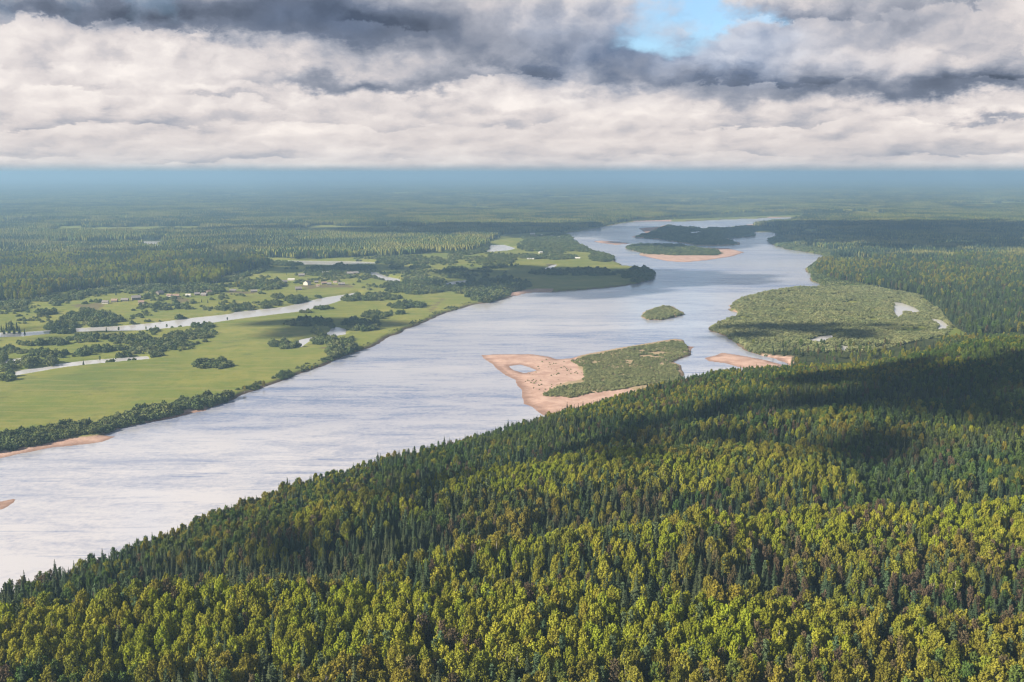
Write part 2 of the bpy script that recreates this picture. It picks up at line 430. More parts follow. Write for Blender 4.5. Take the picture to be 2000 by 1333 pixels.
def terrain(x, y, full=True):
    shp = x.shape
    x, y = x.ravel(), y.ravel()
    rough = (fbm(x / 34, y / 34, 11, 4) - 0.5)
    sd_r = sdist(x, y, RIVER, 900.0) + rough * np.clip(y / 900, .5, 2.2) * 9
    land = sd_r.copy()
    isl = np.full(x.shape, -1, int)
    for i, (k, poly) in enumerate(ISLANDS.items()):
        s = -(sdist(x, y, poly, 60.0) + rough * 7)
        land = np.maximum(land, s)
        isl[(s > -9) & (sd_r < 4)] = i
    pool = np.full(x.shape, 60.0)
    for k, poly in POOLS.items():
        pool = np.minimum(pool, sdist(x, y, poly, 60.0) - (0 if k == 'sand_pool' else (1.0 if k.startswith('back') else 3.5)) + rough * (2.5 if k in ('creek', 'sand_pool', 'hay_ditch') else 5))
    sand = np.zeros(x.shape)
    for s in SANDS:
        sand = np.maximum(sand, smooth(0.5 - (sdist(x, y, s, 40.0) + rough * 22) / 16.0))
    # right of / below the river: the near hill
    near_side = (x > -900 + 0 * y) & (y < 1900) & (land > 0) & (isl < 0) & ~inside(x, y, LEFT_SIDE)
    far_z = 3.2 + 5 * smooth((np.minimum(land, pool + 200) - 250) / 500) + 14 * smooth((y - 1900) / 2200) * (fbm(x / 700, y / 700, 5, 3) - 0.1) * smooth((land - 150) / 300)
    far_z += (fbm(x / 60, y / 60, 21, 3) - 0.5) * 1.4
    far_z += 26 * smooth((y - 7000) / 12000) * (fbm(x / 4000, y / 2500, 8, 3) - 0.25)
    far_z += village_rise(x, y)
    hz = np.zeros(x.shape)
    hm = near_side & (y < 1750)
    if hm.any():
        hz[hm] = hill(x[hm], y[hm])
    hm2 = smooth((1560 - y) / 240) * near_side
    low_right = smooth((y - (1150 + 0.0 * x)) / 160) * smooth((760 - x) / 250)
    hz = hz * (1 - low_right) + 3.5 * low_right
    up = far_z * (1 - hm2) + (3 + (hz - 3) * smooth(land / 55)) * hm2
    sw = smooth(sand)
    slope = 0.55 + (0.05 - 0.55) * sw
    top = np.where(isl >= 0, 1.8 + 1.2 * rough, up)
    top = top + (1.1 + .5 * rough - top) * sw
    z = np.where(land > 0, np.minimum(land * slope, top), np.maximum(land * 0.4, -3.0))
    zp = np.where(pool > 0, pool * np.where(sand > .4, .06, .28) + np.where(sand > .4, 0, 1.25), np.maximum(pool * 0.5, -2.5) + np.where(sand > .4, 0, 1.25))
    z = np.where((land > 0) & (pool < 30), np.minimum(z, zp), z)
    return z.reshape(shp), dict(land=land.reshape(shp), sand=sand.reshape(shp), isl=isl.reshape(shp), near=hm2.reshape(shp), pool=pool.reshape(shp))


LEFT_SIDE = np.concatenate([poly_px(LEFT_BANK), np.array([(9000, 9000), (9000, 70000), (-70000, 70000), (-70000, -2000), (-3000, 100)], float)])


def village_rise(x, y):
    z = np.zeros(x.shape)
    for px, py, rx, ry, a in ((250, 590, 110, 120, 6), (400, 585, 150, 110, 5), (620, 548, 180, 140, 5), (60, 580, 160, 200, 6)):
        c = P(px, py, 4)
        z += a * np.exp(-((x - c[0]) / rx) ** 2 - ((y - c[1]) / ry) ** 2)
    return z


# grid: fine where the camera can see, coarse beyond
us = np.concatenate([-np.geomspace(12, 0.62, 26)[:-1], np.linspace(-0.6, 0.6, 840), np.geomspace(0.62, 12, 26)[1:]])
ys = [-98.0, -60, 0, 60, 120, 180, 230, 270, 300, 320]
while ys[-1] < 61000:
    yy = ys[-1]
    ys.append(yy + max(2.1, yy * yy / 250000 * 0.70))
ys = np.array(ys)
GX = us[None, :] * (ys[:, None] + 100)
GY = np.repeat(ys[:, None], len(us), 1)
GZ, GM = terrain(GX, GY)


def sample(field, x, y):
    j = np.clip(np.searchsorted(ys, y) - 1, 0, len(ys) - 2)
    u = x / (y + 100)
    i = np.clip(np.searchsorted(us, u) - 1, 0, len(us) - 2)
    fy = np.clip((y - ys[j]) / (ys[j + 1] - ys[j]), 0, 1)
    fx = np.clip((u - us[i]) / (us[i + 1] - us[i]), 0, 1)
    return (field[j, i] * (1 - fx) + field[j, i + 1] * fx) * (1 - fy) + (field[j + 1, i] * (1 - fx) + field[j + 1, i + 1] * fx) * fy


# land cover
PX0, PY0 = to_px(GX, GY, GZ)


def forest_mask(x, y, z, soft=0.0):
    """True where forest grows (tested on the map the photo gives)"""
    px, py = to_px(x, y, z)
    j = (fbm(x / 45, y / 45, 31, 3) - 0.5)
    py2 = py + j * np.clip(5000.0 / np.maximum(y, 400), 1.0, 9.0)
    px2 = px + j * 10
    m = inside(px2, py2, LEFT_FOREST) | inside(px2, py2, RIGHT_FOREST)
    for c in CLEARINGS:
        m &= ~inside(px2, py2, c)
    bog = (y > 4200) & (fbm(x / 420, y / 900, 131, 4) > np.where(y > 6500, .615, .665)) & (inside(px, py, RIGHT_FOREST) | (fbm(x / 1500, y / 2500, 133, 2) > .45))
    return m & (y > 1500) & ~bog


FOREST = forest_mask(GX.ravel(), GY.ravel(), GZ.ravel()).reshape(GX.shape)
NEARF = (GM['near'] > 0.05) & (GM['land'] > 2)

# ------------------------------------------------------------------ materials
def mat(name):
    m = bpy.data.materials.new(name)
    m.use_nodes = True
    return m, NT(m.node_tree)


def finish(g, color, rough=0.9, bump=None, bump_d=1.0, spec=0.2, trans=0.0, tcol=None):
    out = g.n('ShaderNodeOutputMaterial')
    b = g.n('ShaderNodeBsdfPrincipled')
    g.put(b.inputs['Base Color'], color)
    g.put(b.inputs['Roughness'], rough)
    b.inputs['Specular IOR Level'].default_value = spec
    if bump is not None:
        bn = g.n('ShaderNodeBump')
        bn.inputs['Distance'].default_value = bump_d
        bn.inputs['Strength'].default_value = 0.8
        g.l(bump, bn.inputs['Height'])
        g.l(bn.outputs[0], b.inputs['Normal'])
    if trans:
        t = g.n('ShaderNodeBsdfTranslucent')
        g.put(t.inputs[0], tcol if tcol is not None else color)
        mx = g.n('ShaderNodeMixShader')
        mx.inputs[0].default_value = trans
        g.l(b.outputs[0], mx.inputs[1]); g.l(t.outputs[0], mx.inputs[2])
        g.l(mx.outputs[0], out.inputs[0])
    else:
        g.l(b.outputs[0], out.inputs[0])
    return b


def ground_material():
    m, g = mat('land_cover')
    pos = g.n('ShaderNodeNewGeometry').outputs['Position']
    at = g.n('ShaderNodeAttribute', attribute_name='cover')
    sp = g.n('ShaderNodeSeparateColor')
    g.l(at.outputs['Color'], sp.inputs[0])
    grass, sand, forest = sp.outputs
    bare = at.outputs['Alpha']
    n_big = g.noise(pos, 1 / 140, 5, 0.6)
    n_mid = g.noise(pos, 1 / 22, 5, 0.65)
    n_fine = g.noise(pos, 1 / 3.0, 4, 0.6)
    gr = g.mix(g.ss(n_big, .3, .7), (0.118, 0.150, 0.030), (0.205, 0.203, 0.052))
    gr = g.mix(g.ss(n_mid, .42, .72), gr, (0.115, 0.155, 0.032))
    gr = g.mix(g.ss(n_fine, .5, .8, 0, .5), gr, (0.215, 0.200, 0.075))
    mp = g.n('ShaderNodeMapping')
    mp.inputs['Rotation'].default_value = (0, 0, R(28)); mp.inputs['Scale'].default_value = (1 / 9, 1, 1)
    g.l(pos, mp.inputs[0])
    gr = g.mix(g.ss(g.noise(pos, 1 / 330, 5, .6), .50, .66, 0, .6), gr, (0.090, 0.128, 0.034))  # broad darker patches imitate cloud shadow in the grass colour
    gr = g.mix(g.ss(g.noise(mp.outputs[0], 1 / 9, 3, .6), .50, .66, 0, .5), gr, (0.215, 0.200, 0.070))
    gr = g.mix(g.ss(g.noise(pos, 1 / 55, 6, .7), .55, .70, 0, .55), gr, (0.085, 0.105, 0.036))
    fo = g.mix(g.ss(n_mid, .35, .65), (0.030, 0.040, 0.016), (0.050, 0.060, 0.022))
    far = g.mix(g.ss(g.noise(pos, 1 / 1500, 6, 0.6), .42, .58), (0.022, 0.040, 0.022), (0.060, 0.075, 0.030))
    sep = g.n('ShaderNodeSeparateXYZ'); g.l(pos, sep.inputs[0])
    fo = g.mix(g.ss(sep.outputs[1], 9000, 24000), fo, far)
    sa = g.mix(g.ss(n_mid, .35, .65), (0.35, 0.235, 0.200), (0.47, 0.335, 0.290))
    sa = g.mix(g.ss(n_fine, .45, .8, 0, .4), sa, (0.24, 0.155, 0.125))
    wet = g.ss(g.m('ADD', sep.outputs[2], g.m('MULTIPLY', g.m('SUBTRACT', n_mid, .5), .9)), 0.05, 0.8, 1.0, 0.0)
    sa = g.mix(g.m('MULTIPLY', wet, .65), sa, (0.155, 0.095, 0.078))
    soil = g.mix(n_fine, (0.075, 0.055, 0.042), (0.15, 0.115, 0.085))
    c = g.mix(forest, gr, fo)
    c = g.mix(bare, c, soil)
    c = g.mix(sand, c, sa)
    bump = g.m('ADD', g.m('MULTIPLY', n_fine, .35), g.m('MULTIPLY', n_mid, 1.2))
    finish(g, c, 0.95, bump, 0.9, 0.1)
    return m


def water_material(name, reflect_tints, streaky=True):
    m, g = mat(name)
    pos = g.n('ShaderNodeNewGeometry').outputs['Position']
    mp = g.n('ShaderNodeMapping')
    mp.inputs['Rotation'].default_value = (0, 0, R(-35))
    mp.inputs['Scale'].default_value = (1 / 3.2, 1, 1)
    g.l(pos, mp.inputs[0])
    flow = mp.outputs[0]
    big = g.noise(flow, 1 / 150, 4, 0.6, 1.2)
    mid = g.noise(flow, 1 / 30, 6, 0.7, 1.0)
    fine = g.noise(pos, 1 / 5.5, 4, 0.7, 0.3)
    tiny = g.noise(pos, 1 / 1.4, 3, 0.6)
    reach = g.ss(g.noise(flow, 1 / 420, 2, .5, .6), .42, .60)
    rip = g.m('ADD', g.m('ADD', g.m('MULTIPLY', big, .42), g.m('MULTIPLY', mid, .38)), g.m('MULTIPLY', fine, .20))
    patch = g.m('ADD', g.m('MULTIPLY', g.ss(rip, .43, .62), .66), g.m('MULTIPLY', reach, .30))
    mp2 = g.n('ShaderNodeMapping')
    mp2.inputs['Rotation'].default_value = (0, 0, R(-14)); mp2.inputs['Scale'].default_value = (1 / 13, 1, 1)
    g.l(pos, mp2.inputs[0])
    line = g.ss(g.noise(mp2.outputs[0], 1 / 16, 6, .72, 1.6), .56, .66)
    patch = g.m('MINIMUM', 1.0, g.m('ADD', patch, g.m('MULTIPLY', line, .42)))
    h = g.m('ADD', g.m('MULTIPLY', fine, .35), g.m('MULTIPLY', tiny, .12))
    h = g.m('MULTIPLY', h, g.m('ADD', .35, g.m('MULTIPLY', patch, .9)))
    bn = g.n('ShaderNodeBump')
    bn.inputs['Strength'].default_value = 0.40 if streaky else 0.15
    bn.inputs['Distance'].default_value = 0.5
    g.l(h, bn.inputs['Height'])
    b = g.n('ShaderNodeBsdfPrincipled')
    col = g.mix(patch, reflect_tints[0], reflect_tints[1])  # pale and blue patches paint the rippled sky reflection into the base colour
    g.put(b.inputs['Base Color'], col)
    g.put(b.inputs['Roughness'], g.m('ADD', .10, g.m('MULTIPLY', patch, .16)))
    b.inputs['IOR'].default_value = 1.6
    b.inputs['Specular IOR Level'].default_value = 0.75
    g.l(bn.outputs[0], b.inputs['Normal'])
    out = g.n('ShaderNodeOutputMaterial')
    g.l(b.outputs[0], out.inputs[0])
    return m


def leaf_material(name, cols, alt, trans=0.25, scale=1 / 55):
    """cols: two colours mixed tree by tree; alt: the colour of whole stands"""
    m, g = mat(name)
    pos = g.n('ShaderNodeNewGeometry').outputs['Position']
    oi = g.n('ShaderNodeObjectInfo')
    rnd = oi.outputs['Random']
    stand = g.ss(g.noise(oi.outputs['Location'], scale, 3, 0.6), .40, .62)
    c = g.mix(rnd, cols[0], cols[1])
    c = g.mix(g.m('MULTIPLY', stand, .8), c, alt)
    n = g.noise(pos, 1 / 1.3, 2, 0.6)
    hsv = g.n('ShaderNodeHueSaturation')
    g.put(hsv.inputs['Color'], c)
    g.put(hsv.inputs['Value'], g.m('MULTIPLY', g.m('ADD', .68, g.m('MULTIPLY', n, .64)), g.m('ADD', .72, g.m('MULTIPLY', g.m('FRACT', g.m('MULTIPLY', rnd, 13.7)), .56))))
    g.put(hsv.inputs['Hue'], g.m('ADD', .492, g.m('MULTIPLY', g.m('FRACT', g.m('MULTIPLY', rnd, 7.31)), .02)))
    finish(g, hsv.outputs[0], 0.75, None, 1, 0.15, trans, hsv.outputs[0])
    return m


def plain(name, col, rough=0.85, var=0.25, scale=0.6, spec=.2):
    m, g = mat(name)
    pos = g.n('ShaderNodeNewGeometry').outputs['Position']
    n = g.noise(pos, scale, 4, 0.6)
    dk = tuple(c * (1 - var) for c in col)
    lt = tuple(min(1, c * (1 + var)) for c in col)
    finish(g, g.mix(n, dk, lt), rough, n, 0.05, spec)
    return m


M_LAND = ground_material()
M_RIVER = water_material('river_water', ((0.455, 0.455, 0.515), (0.11, 0.155, 0.30)))
M_POND = water_material('still_water', ((0.54, 0.535, 0.57), (0.42, 0.43, 0.48)), False)
M_BIRCH = leaf_material('birch_leaves', ((0.190, 0.222, 0.026), (0.240, 0.242, 0.034)), (0.225, 0.190, 0.030), 0.3)
M_SUN_TINT = leaf_material('sun_tinted_leaves', ((0.262, 0.292, 0.028), (0.325, 0.308, 0.040)), (0.235, 0.285, 0.022), 0.34)  # brighter copy of the birch leaves, sunlight put into the colour
M_ASPEN = leaf_material('aspen_leaves', ((0.058, 0.112, 0.030), (0.098, 0.148, 0.034)), (0.130, 0.165, 0.036), 0.25)
M_BUD = leaf_material('budding_twigs', ((0.092, 0.068, 0.048), (0.118, 0.088, 0.056)), (0.125, 0.108, 0.046), 0.1)
M_SPRUCE = leaf_material('spruce_needles', ((0.026, 0.048, 0.026), (0.042, 0.064, 0.030)), (0.056, 0.066, 0.030), 0.05)
M_PINE = leaf_material('pine_needles', ((0.052, 0.092, 0.050), (0.078, 0.116, 0.052)), (0.078, 0.100, 0.044), 0.08)
M_WILLOW = leaf_material('willow_leaves', ((0.105, 0.138, 0.050), (0.155, 0.172, 0.070)), (0.080, 0.118, 0.044), 0.2)
M_OSIER = leaf_material('osier_leaves', ((0.190, 0.215, 0.100), (0.245, 0.250, 0.125)), (0.160, 0.190, 0.088), 0.2)
M_BARK = plain('bark', (0.10, 0.085, 0.07), scale=2.0)
M_WBARK = plain('birch_bark', (0.42, 0.40, 0.36), scale=1.5, var=.35)


def far_material():
    m, g = mat('far_canopy')
    at = g.n('ShaderNodeAttribute', attribute_name='tint')
    oi = g.n('ShaderNodeObjectInfo')
    pos = g.n('ShaderNodeNewGeometry').outputs['Position']
    n = g.noise(pos, 1 / 420, 4, 0.6)
    c = g.mix(g.ss(n, .44, .62, 0, .8), at.outputs['Color'], (0.020, 0.040, 0.028, 1))
    n2 = g.noise(pos, 1 / 240, 4, 0.6)
    c = g.mix(g.ss(n2, .51, .61, 0, .75), c, (0.190, 0.185, 0.055, 1))
    finish(g, c, 0.8, None, 1, 0.1, 0.12, c)
    return m


M_FAR = far_material()

# ------------------------------------------------------------------ objects: helpers
def mesh_from(name, V, F, mats, midx=None, smooth_sh=False):
    me = bpy.data.meshes.new(name)
    V = np.asarray(V, np.float32)
    if isinstance(F, np.ndarray):
        k = F.shape[1]
        me.vertices.add(len(V)); me.vertices.foreach_set('co', V.ravel())
        me.loops.add(F.size); me.loops.foreach_set('vertex_index', F.ravel().astype(np.int32))
        me.polygons.add(len(F))
        me.polygons.foreach_set('loop_start', np.arange(0, F.size, k, dtype=np.int32))
        me.polygons.foreach_set('loop_total', np.full(len(F), k, np.int32))
        if midx is not None:
            me.polygons.foreach_set('material_index', np.asarray(midx, np.int32))
        me.update(calc_edges=True)
    else:
        me.from_pydata([tuple(v) for v in V], [], F)
        if midx is not None:
            me.polygons.foreach_set('material_index', np.asarray(midx, np.int32))
    for m_ in mats:
        me.materials.append(m_)
    if smooth_sh:
        me.polygons.foreach_set('use_smooth', np.ones(len(me.polygons), bool))
    return me


def link(name, me, parent=None, **props):
    o = bpy.data.objects.new(name, me)
    COL.objects.link(o)
    if parent is not None:
        o.parent = parent
    for k, v in props.items():
        o[k] = v
    return o


# ------------------------------------------------------------------ ground, islands
def build_ground():
    nr, nc = GX.shape
    grass = np.where(FOREST | NEARF, 0, 1).astype(np.float32)
    forest = np.where(FOREST | NEARF, 1, 0).astype(np.float32)
    sand = smooth(GM['sand'] * 2 - .5).astype(np.float32)
    sand = np.maximum(sand, .55 * (GM['isl'] >= 0)).astype(np.float32)      # the islands' soil is sandy under the scrub
    gy, gx = np.gradient(GZ)
    bare = smooth((2.6 - GZ) / 1.2) * (GM['land'] > -30) * (GM['land'] < 14) * (1 - sand)
    for poly in BARE:
        bare = np.maximum(bare, .75 * smooth(.5 - (sdist(GX.ravel(), GY.ravel(), poly_px(poly, 7.0), 40.0).reshape(GX.shape) + 30 * (fbm(GX / 15, GY / 15, 97, 3) - .5)) / 8))
    cover = np.stack([grass, sand, forest, bare.astype(np.float32)], -1).reshape(-1, 4).astype(np.float32)
    V = np.stack([GX, GY, GZ], -1).reshape(-1, 3)
    ii = np.arange(nr * nc).reshape(nr, nc)
    Q = np.stack([ii[:-1, :-1], ii[:-1, 1:], ii[1:, 1:], ii[1:, :-1]], -1).reshape(-1, 4)
    I = GM['isl']
    qi = np.max(np.stack([I[:-1, :-1], I[:-1, 1:], I[1:, 1:], I[1:, :-1]]), 0).ravel()
    names = list(ISLANDS)
    nice = {'big': 'island', 'bar': 'sandbar', 'islet': 'islet', 'lower': 'island', 'upper': 'island', 'shoal': 'sandbar', 'tip': 'sandbar'}
    for k in [-1] + list(range(len(names))):
        F = Q[qi == k]
        if not len(F):
            continue
        used, inv = np.unique(F, return_inverse=True)
        VV, FF, CC = V[used], inv.reshape(F.shape), cover[used]
        if k == -1:      # the land behind the camera
            b = len(VV)
            ex = np.array([(-61000, -61000, 20), (61000, -61000, 20), (61000, -99, 20), (-61000, -99, 20)], float)
            VV = np.concatenate([VV, ex]); FF = np.concatenate([FF, [[b, b + 1, b + 2, b + 3]]])
            CC = np.concatenate([CC, np.array([[0, 0, 1, 0]] * 4, np.float32)])
        nm = 'ground' if k == -1 else nice[names[k]]
        me = mesh_from(nm, VV, FF, [M_LAND], smooth_sh=True)
        a = me.attributes.new('cover', 'FLOAT_COLOR', 'POINT')
        a.data.foreach_set('color', CC.ravel())
        link(nm, me, kind='structure')


build_ground()


def build_water():
    V = [(-3500, -600, 0), (7000, -600, 0), (7000, 9000, 0), (-3500, 9000, 0)]
    link('river', mesh_from('river', V, [(0, 1, 2, 3)], [M_RIVER]), kind='structure')
    nice = {'side_channel': 'side_channel', 'creek': 'creek', 'hay_ditch': 'ditch', 'inlet': 'inlet', 'oxbow': 'oxbow', 'back_channel': 'back_channel', 'back_channel_two': 'back_channel', 'meadow_lake': 'lake'}
    for k, poly in POOLS.items():
        c = poly.mean(0)
        # a sheet somewhat larger than the pool; its bank covers the margin
        n = len(poly)
        area = 0.5 * np.sum(poly[:, 0] * np.roll(poly[:, 1], -1) - np.roll(poly[:, 0], -1) * poly[:, 1])
        e = np.roll(poly, -1, 0) - poly
        nr = np.stack([e[:, 1], -e[:, 0]], -1) * (1 if area > 0 else -1)
        nr /= np.maximum(np.linalg.norm(nr, axis=1, keepdims=True), 1e-6)
        vn = nr + np.roll(nr, 1, 0)
        vn /= np.maximum(np.linalg.norm(vn, axis=1, keepdims=True), 1e-6)
        q = poly + vn * 9.0
        if k == 'sand_pool':
            q = poly + vn * 1.5
        me = mesh_from('pool', [(x, y, .06 if k == 'sand_pool' else 1.25) for x, y in q], [tuple(range(n)) if area > 0 else tuple(range(n))[::-1]], [M_RIVER if k == 'sand_pool' else M_POND])
        link(nice.get(k, 'pond'), me, kind='structure')


build_water()

# ------------------------------------------------------------------ trees: shapes
class Geo:
    def __init__(self):
        self.v, self.f, self.m = [], [], []
        self.n = 0

    def quads(self, V4, mi=0):
        """V4: k x 4 x 3"""
        k = len(V4)
        self.v.append(V4.reshape(-1, 3))
        self.f.append(np.arange(self.n, self.n + 4 * k).reshape(k, 4))
        self.m.append(np.full(k, mi))
        self.n += 4 * k

    def tube(self, pts, rads, sides=5, mi=0):
        pts = [np.array(p, float) for p in pts]
        rings = []
        for i, p in enumerate(pts):
            d = pts[min(i + 1, len(pts) - 1)] - pts[max(i - 1, 0)]
            d /= max(np.linalg.norm(d), 1e-6)
            a = np.cross(d, [0.3, 0.9, 0.31]); a /= np.linalg.norm(a)
            b = np.cross(d, a)
            t = np.arange(sides) * 2 * math.pi / sides
            rings.append(p + rads[i] * (np.cos(t)[:, None] * a + np.sin(t)[:, None] * b))
        Q = []
        for i in range(len(pts) - 1):
            for s in range(sides):
                Q.append([rings[i][s], rings[i][(s + 1) % sides], rings[i + 1][(s + 1) % sides], rings[i + 1][s]])
        self.quads(np.array(Q), mi)

    def arrays(self):
        return np.concatenate(self.v), np.concatenate(self.f), np.concatenate(self.m)


def leaf_quads(c, nrm, size, r, aspect=1.0, up=None):
    """quads at points c with normals nrm (k x 3)"""
    k = len(c)
    nrm = nrm / np.maximum(np.linalg.norm(nrm, axis=1, keepdims=True), 1e-6)
    ref = r.normal(size=(k, 3)) if up is None else np.repeat(np.array([up], float), k, 0) + r.normal(size=(k, 3)) * .35
    a = np.cross(nrm, ref); a /= np.maximum(np.linalg.norm(a, axis=1, keepdims=True), 1e-6)
    b = np.cross(nrm, a)
    s = (np.asarray(size) * r.uniform(.7, 1.3, k))[:, None] * 0.5
    a, b = a * s, b * s * aspect
    return np.stack([c - a - b * .6, c + a * .7 - b, c + a + b * .8, c - a * .6 + b], 1)


def sphere_pts(k, r):
    p = r.normal(size=(k, 3))
    return p / np.linalg.norm(p, axis=1, keepdims=True)


def tufts(g, centers, dirs, lens, wids, per, size, r, jitter=.32, mi=0, aspect=1.3):
    for c, d, L, W in zip(centers, dirs, lens, wids):
        s = sphere_pts(per, r)
        d = d / np.linalg.norm(d)
        along = s @ d
        q = s - along[:, None] * d
        # spindle: narrow to the tip
        tp = np.where(along > 0, 1 - .45 * along, 1.0)[:, None]
        p = c + d * (along[:, None] * L) + q * W * tp
        nr = d * (along[:, None] / max(L, .1)) + q / max(W, .1) + r.normal(size=(per, 3)) * jitter / max(W, .1)
        g.quads(leaf_quads(p, nr, size, r, aspect, up=d), mi)


def broad_tree(seed, h, rad, base, n_t, per, size, lean=.75, sparse=False, flat=.55):
    """leafy tree: crown of upward tufts over an oval"""
    r = np.random.default_rng(seed)
    crown, trunk = Geo(), Geo()
    C, D, L, W = [], [], [], []
    hc = h - base
    # uneven outline: a few sectors bulge or are missing
    ph = r.uniform(0, 6.28, 3); am = r.uniform(.08, .22, 3)
    for i in range(n_t):
        t = ((i + r.uniform(0, 1)) / n_t) ** .85
        prof = math.sin(math.pi * min(1, (t * .86 + .10))) ** .8
        a = i * 2.39996 + r.uniform(-.5, .5)
        bulge = 1 + sum(am[k] * math.sin((k + 1) * a + ph[k] + 3 * t) for k in range(3))
        rr = rad * prof * bulge * r.uniform(.55, 1.0)
        p = np.array([rr * math.cos(a), rr * math.sin(a), base + hc * t * .93])
        C.append(p)
        D.append(np.array([math.cos(a) * (1 - lean), math.sin(a) * (1 - lean), lean]) + r.normal(size=3) * .12)
        L.append(r.uniform(1.1, 1.7) * rad / 3.2)
        W.append(r.uniform(.62, .95) * rad / 3.2 * (flat / .55))
    tufts(crown, C, D, L, W, per, size, r)
    lean_v = r.normal(size=2) * .35
    top = np.array([lean_v[0], lean_v[1], h * .9])
    trunk.tube([(0, 0, -.6), (lean_v[0] * .2, lean_v[1] * .2, h * .35), (lean_v[0] * .6, lean_v[1] * .6, h * .65), top], [.24, .18, .11, .03])
    for i in range(7):
        a = r.uniform(0, 6.28); z0 = h * r.uniform(.35, .75)
        q = C[r.integers(n_t)]
        trunk.tube([(0, 0, z0), (q[0] * .5, q[1] * .5, z0 + (q[2] - z0) * .35), q], [.08, .05, .02], 4)
    return crown, trunk


def conifer(seed, h, rad, base, tiers, per, droop=.35, ragged=.25):
    r = np.random.default_rng(seed)
    crown, trunk = Geo(), Geo()
    Q = []
    for i in range(tiers):
        t = (i + .5) / tiers
        z = base + (h - base) * t
        rr = rad * (1 - t) ** .8 + .18
        n = max(4, int(per * (1 - .55 * t)))
        a0 = r.uniform(0, 6.28)
        for k in range(n):
            a = a0 + k * 2 * math.pi / n + r.normal() * .22
            L = rr * (1 + r.normal() * ragged)
            L = max(L, .25)
            dz = -droop * L * r.uniform(.6, 1.4) + .05 * L
            w = max(.30, L * .42) * r.uniform(.8, 1.2)
            d = np.array([math.cos(a), math.sin(a), 0]); s = np.array([-d[1], d[0], 0])
            p0 = np.array([0, 0, z + .35 + .12 * L]); 
            mid = d * L * .55 + np.array([0, 0, z + dz * .35 + .22])
            tip = d * L + np.array([0, 0, z + dz])
            th = np.array([0, 0, .22 * w])
            Q.append([p0, mid - s * w * .8 - th, tip, mid + th * .4])
            Q.append([p0, mid + th * .4, tip, mid + s * w * .8 - th])
            if i < tiers * .85:   # hanging twigs close the gap below the branch
                Q.append([mid - s * w * .6, mid + s * w * .6, mid * .98 + s * w * .3 - np.array([0, 0, .55 * w + .25]), mid * .98 - s * w * .3 - np.array([0, 0, .5 * w + .25])])
    tp = np.array([0, 0, h + .5])
    for k in range(3):
        a = k * 2.09
        d = np.array([math.cos(a) * .22, math.sin(a) * .22, 0]); e = np.array([math.cos(a + 2.09) * .22, math.sin(a + 2.09) * .22, 0])
        Q.append([tp, d + [0, 0, h - .9], np.array([0, 0, h - 1.0]), e + [0, 0, h - .9]])
    crown.quads(np.array(Q))
    trunk.tube([(0, 0, -.6), (0, 0, h * .5), (0, 0, h * .97)], [.26, .16, .03])
    return crown, trunk


def pine_tree(seed, h, rad, base):
    r = np.random.default_rng(seed)
    crown, trunk = Geo(), Geo()
    C, D, L, W = [], [], [], []
    n = 26
    trunk.tube([(0, 0, -.6), (0, 0, h * .55), (r.normal() * .3, r.normal() * .3, h * .96)], [.28, .2, .05])
    for i in range(n):
        t = (i + r.uniform(0, 1)) / n
        prof = (1 - t) ** .55 * (.75 + .25 * math.sin(t * 9))
        a = i * 2.39996 + r.uniform(-.6, .6)
        rr = rad * prof * r.uniform(.4, 1.05)
        p = np.array([rr * math.cos(a), rr * math.sin(a), base + (h - base) * t])
        C.append(p); D.append(np.array([math.cos(a), math.sin(a), .5]))
        L.append(r.uniform(.75, 1.2)); W.append(r.uniform(.6, .9))
        if i % 3 == 0:
            trunk.tube([(0, 0, p[2] - .5), p], [.08, .03], 4)
    tufts(crown, C, D, L, W, 22, .62, r, .5)
    return crown, trunk


def shrub(seed, h, rad):
    r = np.random.default_rng(seed)
    crown, trunk = Geo(), Geo()
    C, D, L, W = [], [], [], []
    n = 22
    for i in range(n):
        t = (i + .5) / n
        z = 1 - t * .95
        q = math.sqrt(max(0, 1 - z * z))
        a = i * 2.39996 + r.uniform(-.4, .4)
        k = r.uniform(.6, .95)
        p = np.array([rad * q * k * math.cos(a), rad * q * k * math.sin(a), .35 + (h - 1.1) * z * k + .3])
        C.append(p); D.append(np.array([q * math.cos(a), q * math.sin(a), z + .55]))
        L.append(r.uniform(.8, 1.25) * rad / 3); W.append(r.uniform(.75, 1.0) * rad / 3)
    tufts(crown, C, D, L, W, 20, .8, r, .4)
    for i in range(6):
        q = C[r.integers(n)]
        trunk.tube([(0, 0, -.4), (q[0] * .4, q[1] * .4, q[2] * .55), q * .95], [.12, .08, .03], 4)
    return crown, trunk


SPECIES = {}


def register(kind, variants, mc, mt):
    out = []
    for crown, trunk in variants:
        cv, cf, _ = crown.arrays()
        tv, tf, _ = trunk.arrays()
        mcrown = mesh_from(kind + '_crown', cv, cf, [mc])
        mtrunk = mesh_from(kind + '_trunk', tv, tf, [mt])
        both = mesh_from(kind + '_whole', np.concatenate([cv, tv]), np.concatenate([cf, tf + len(cv)]), [mc, mt],
                         np.concatenate([np.zeros(len(cf)), np.ones(len(tf))]))
        out.append((mcrown, mtrunk, both))
    SPECIES[kind] = out


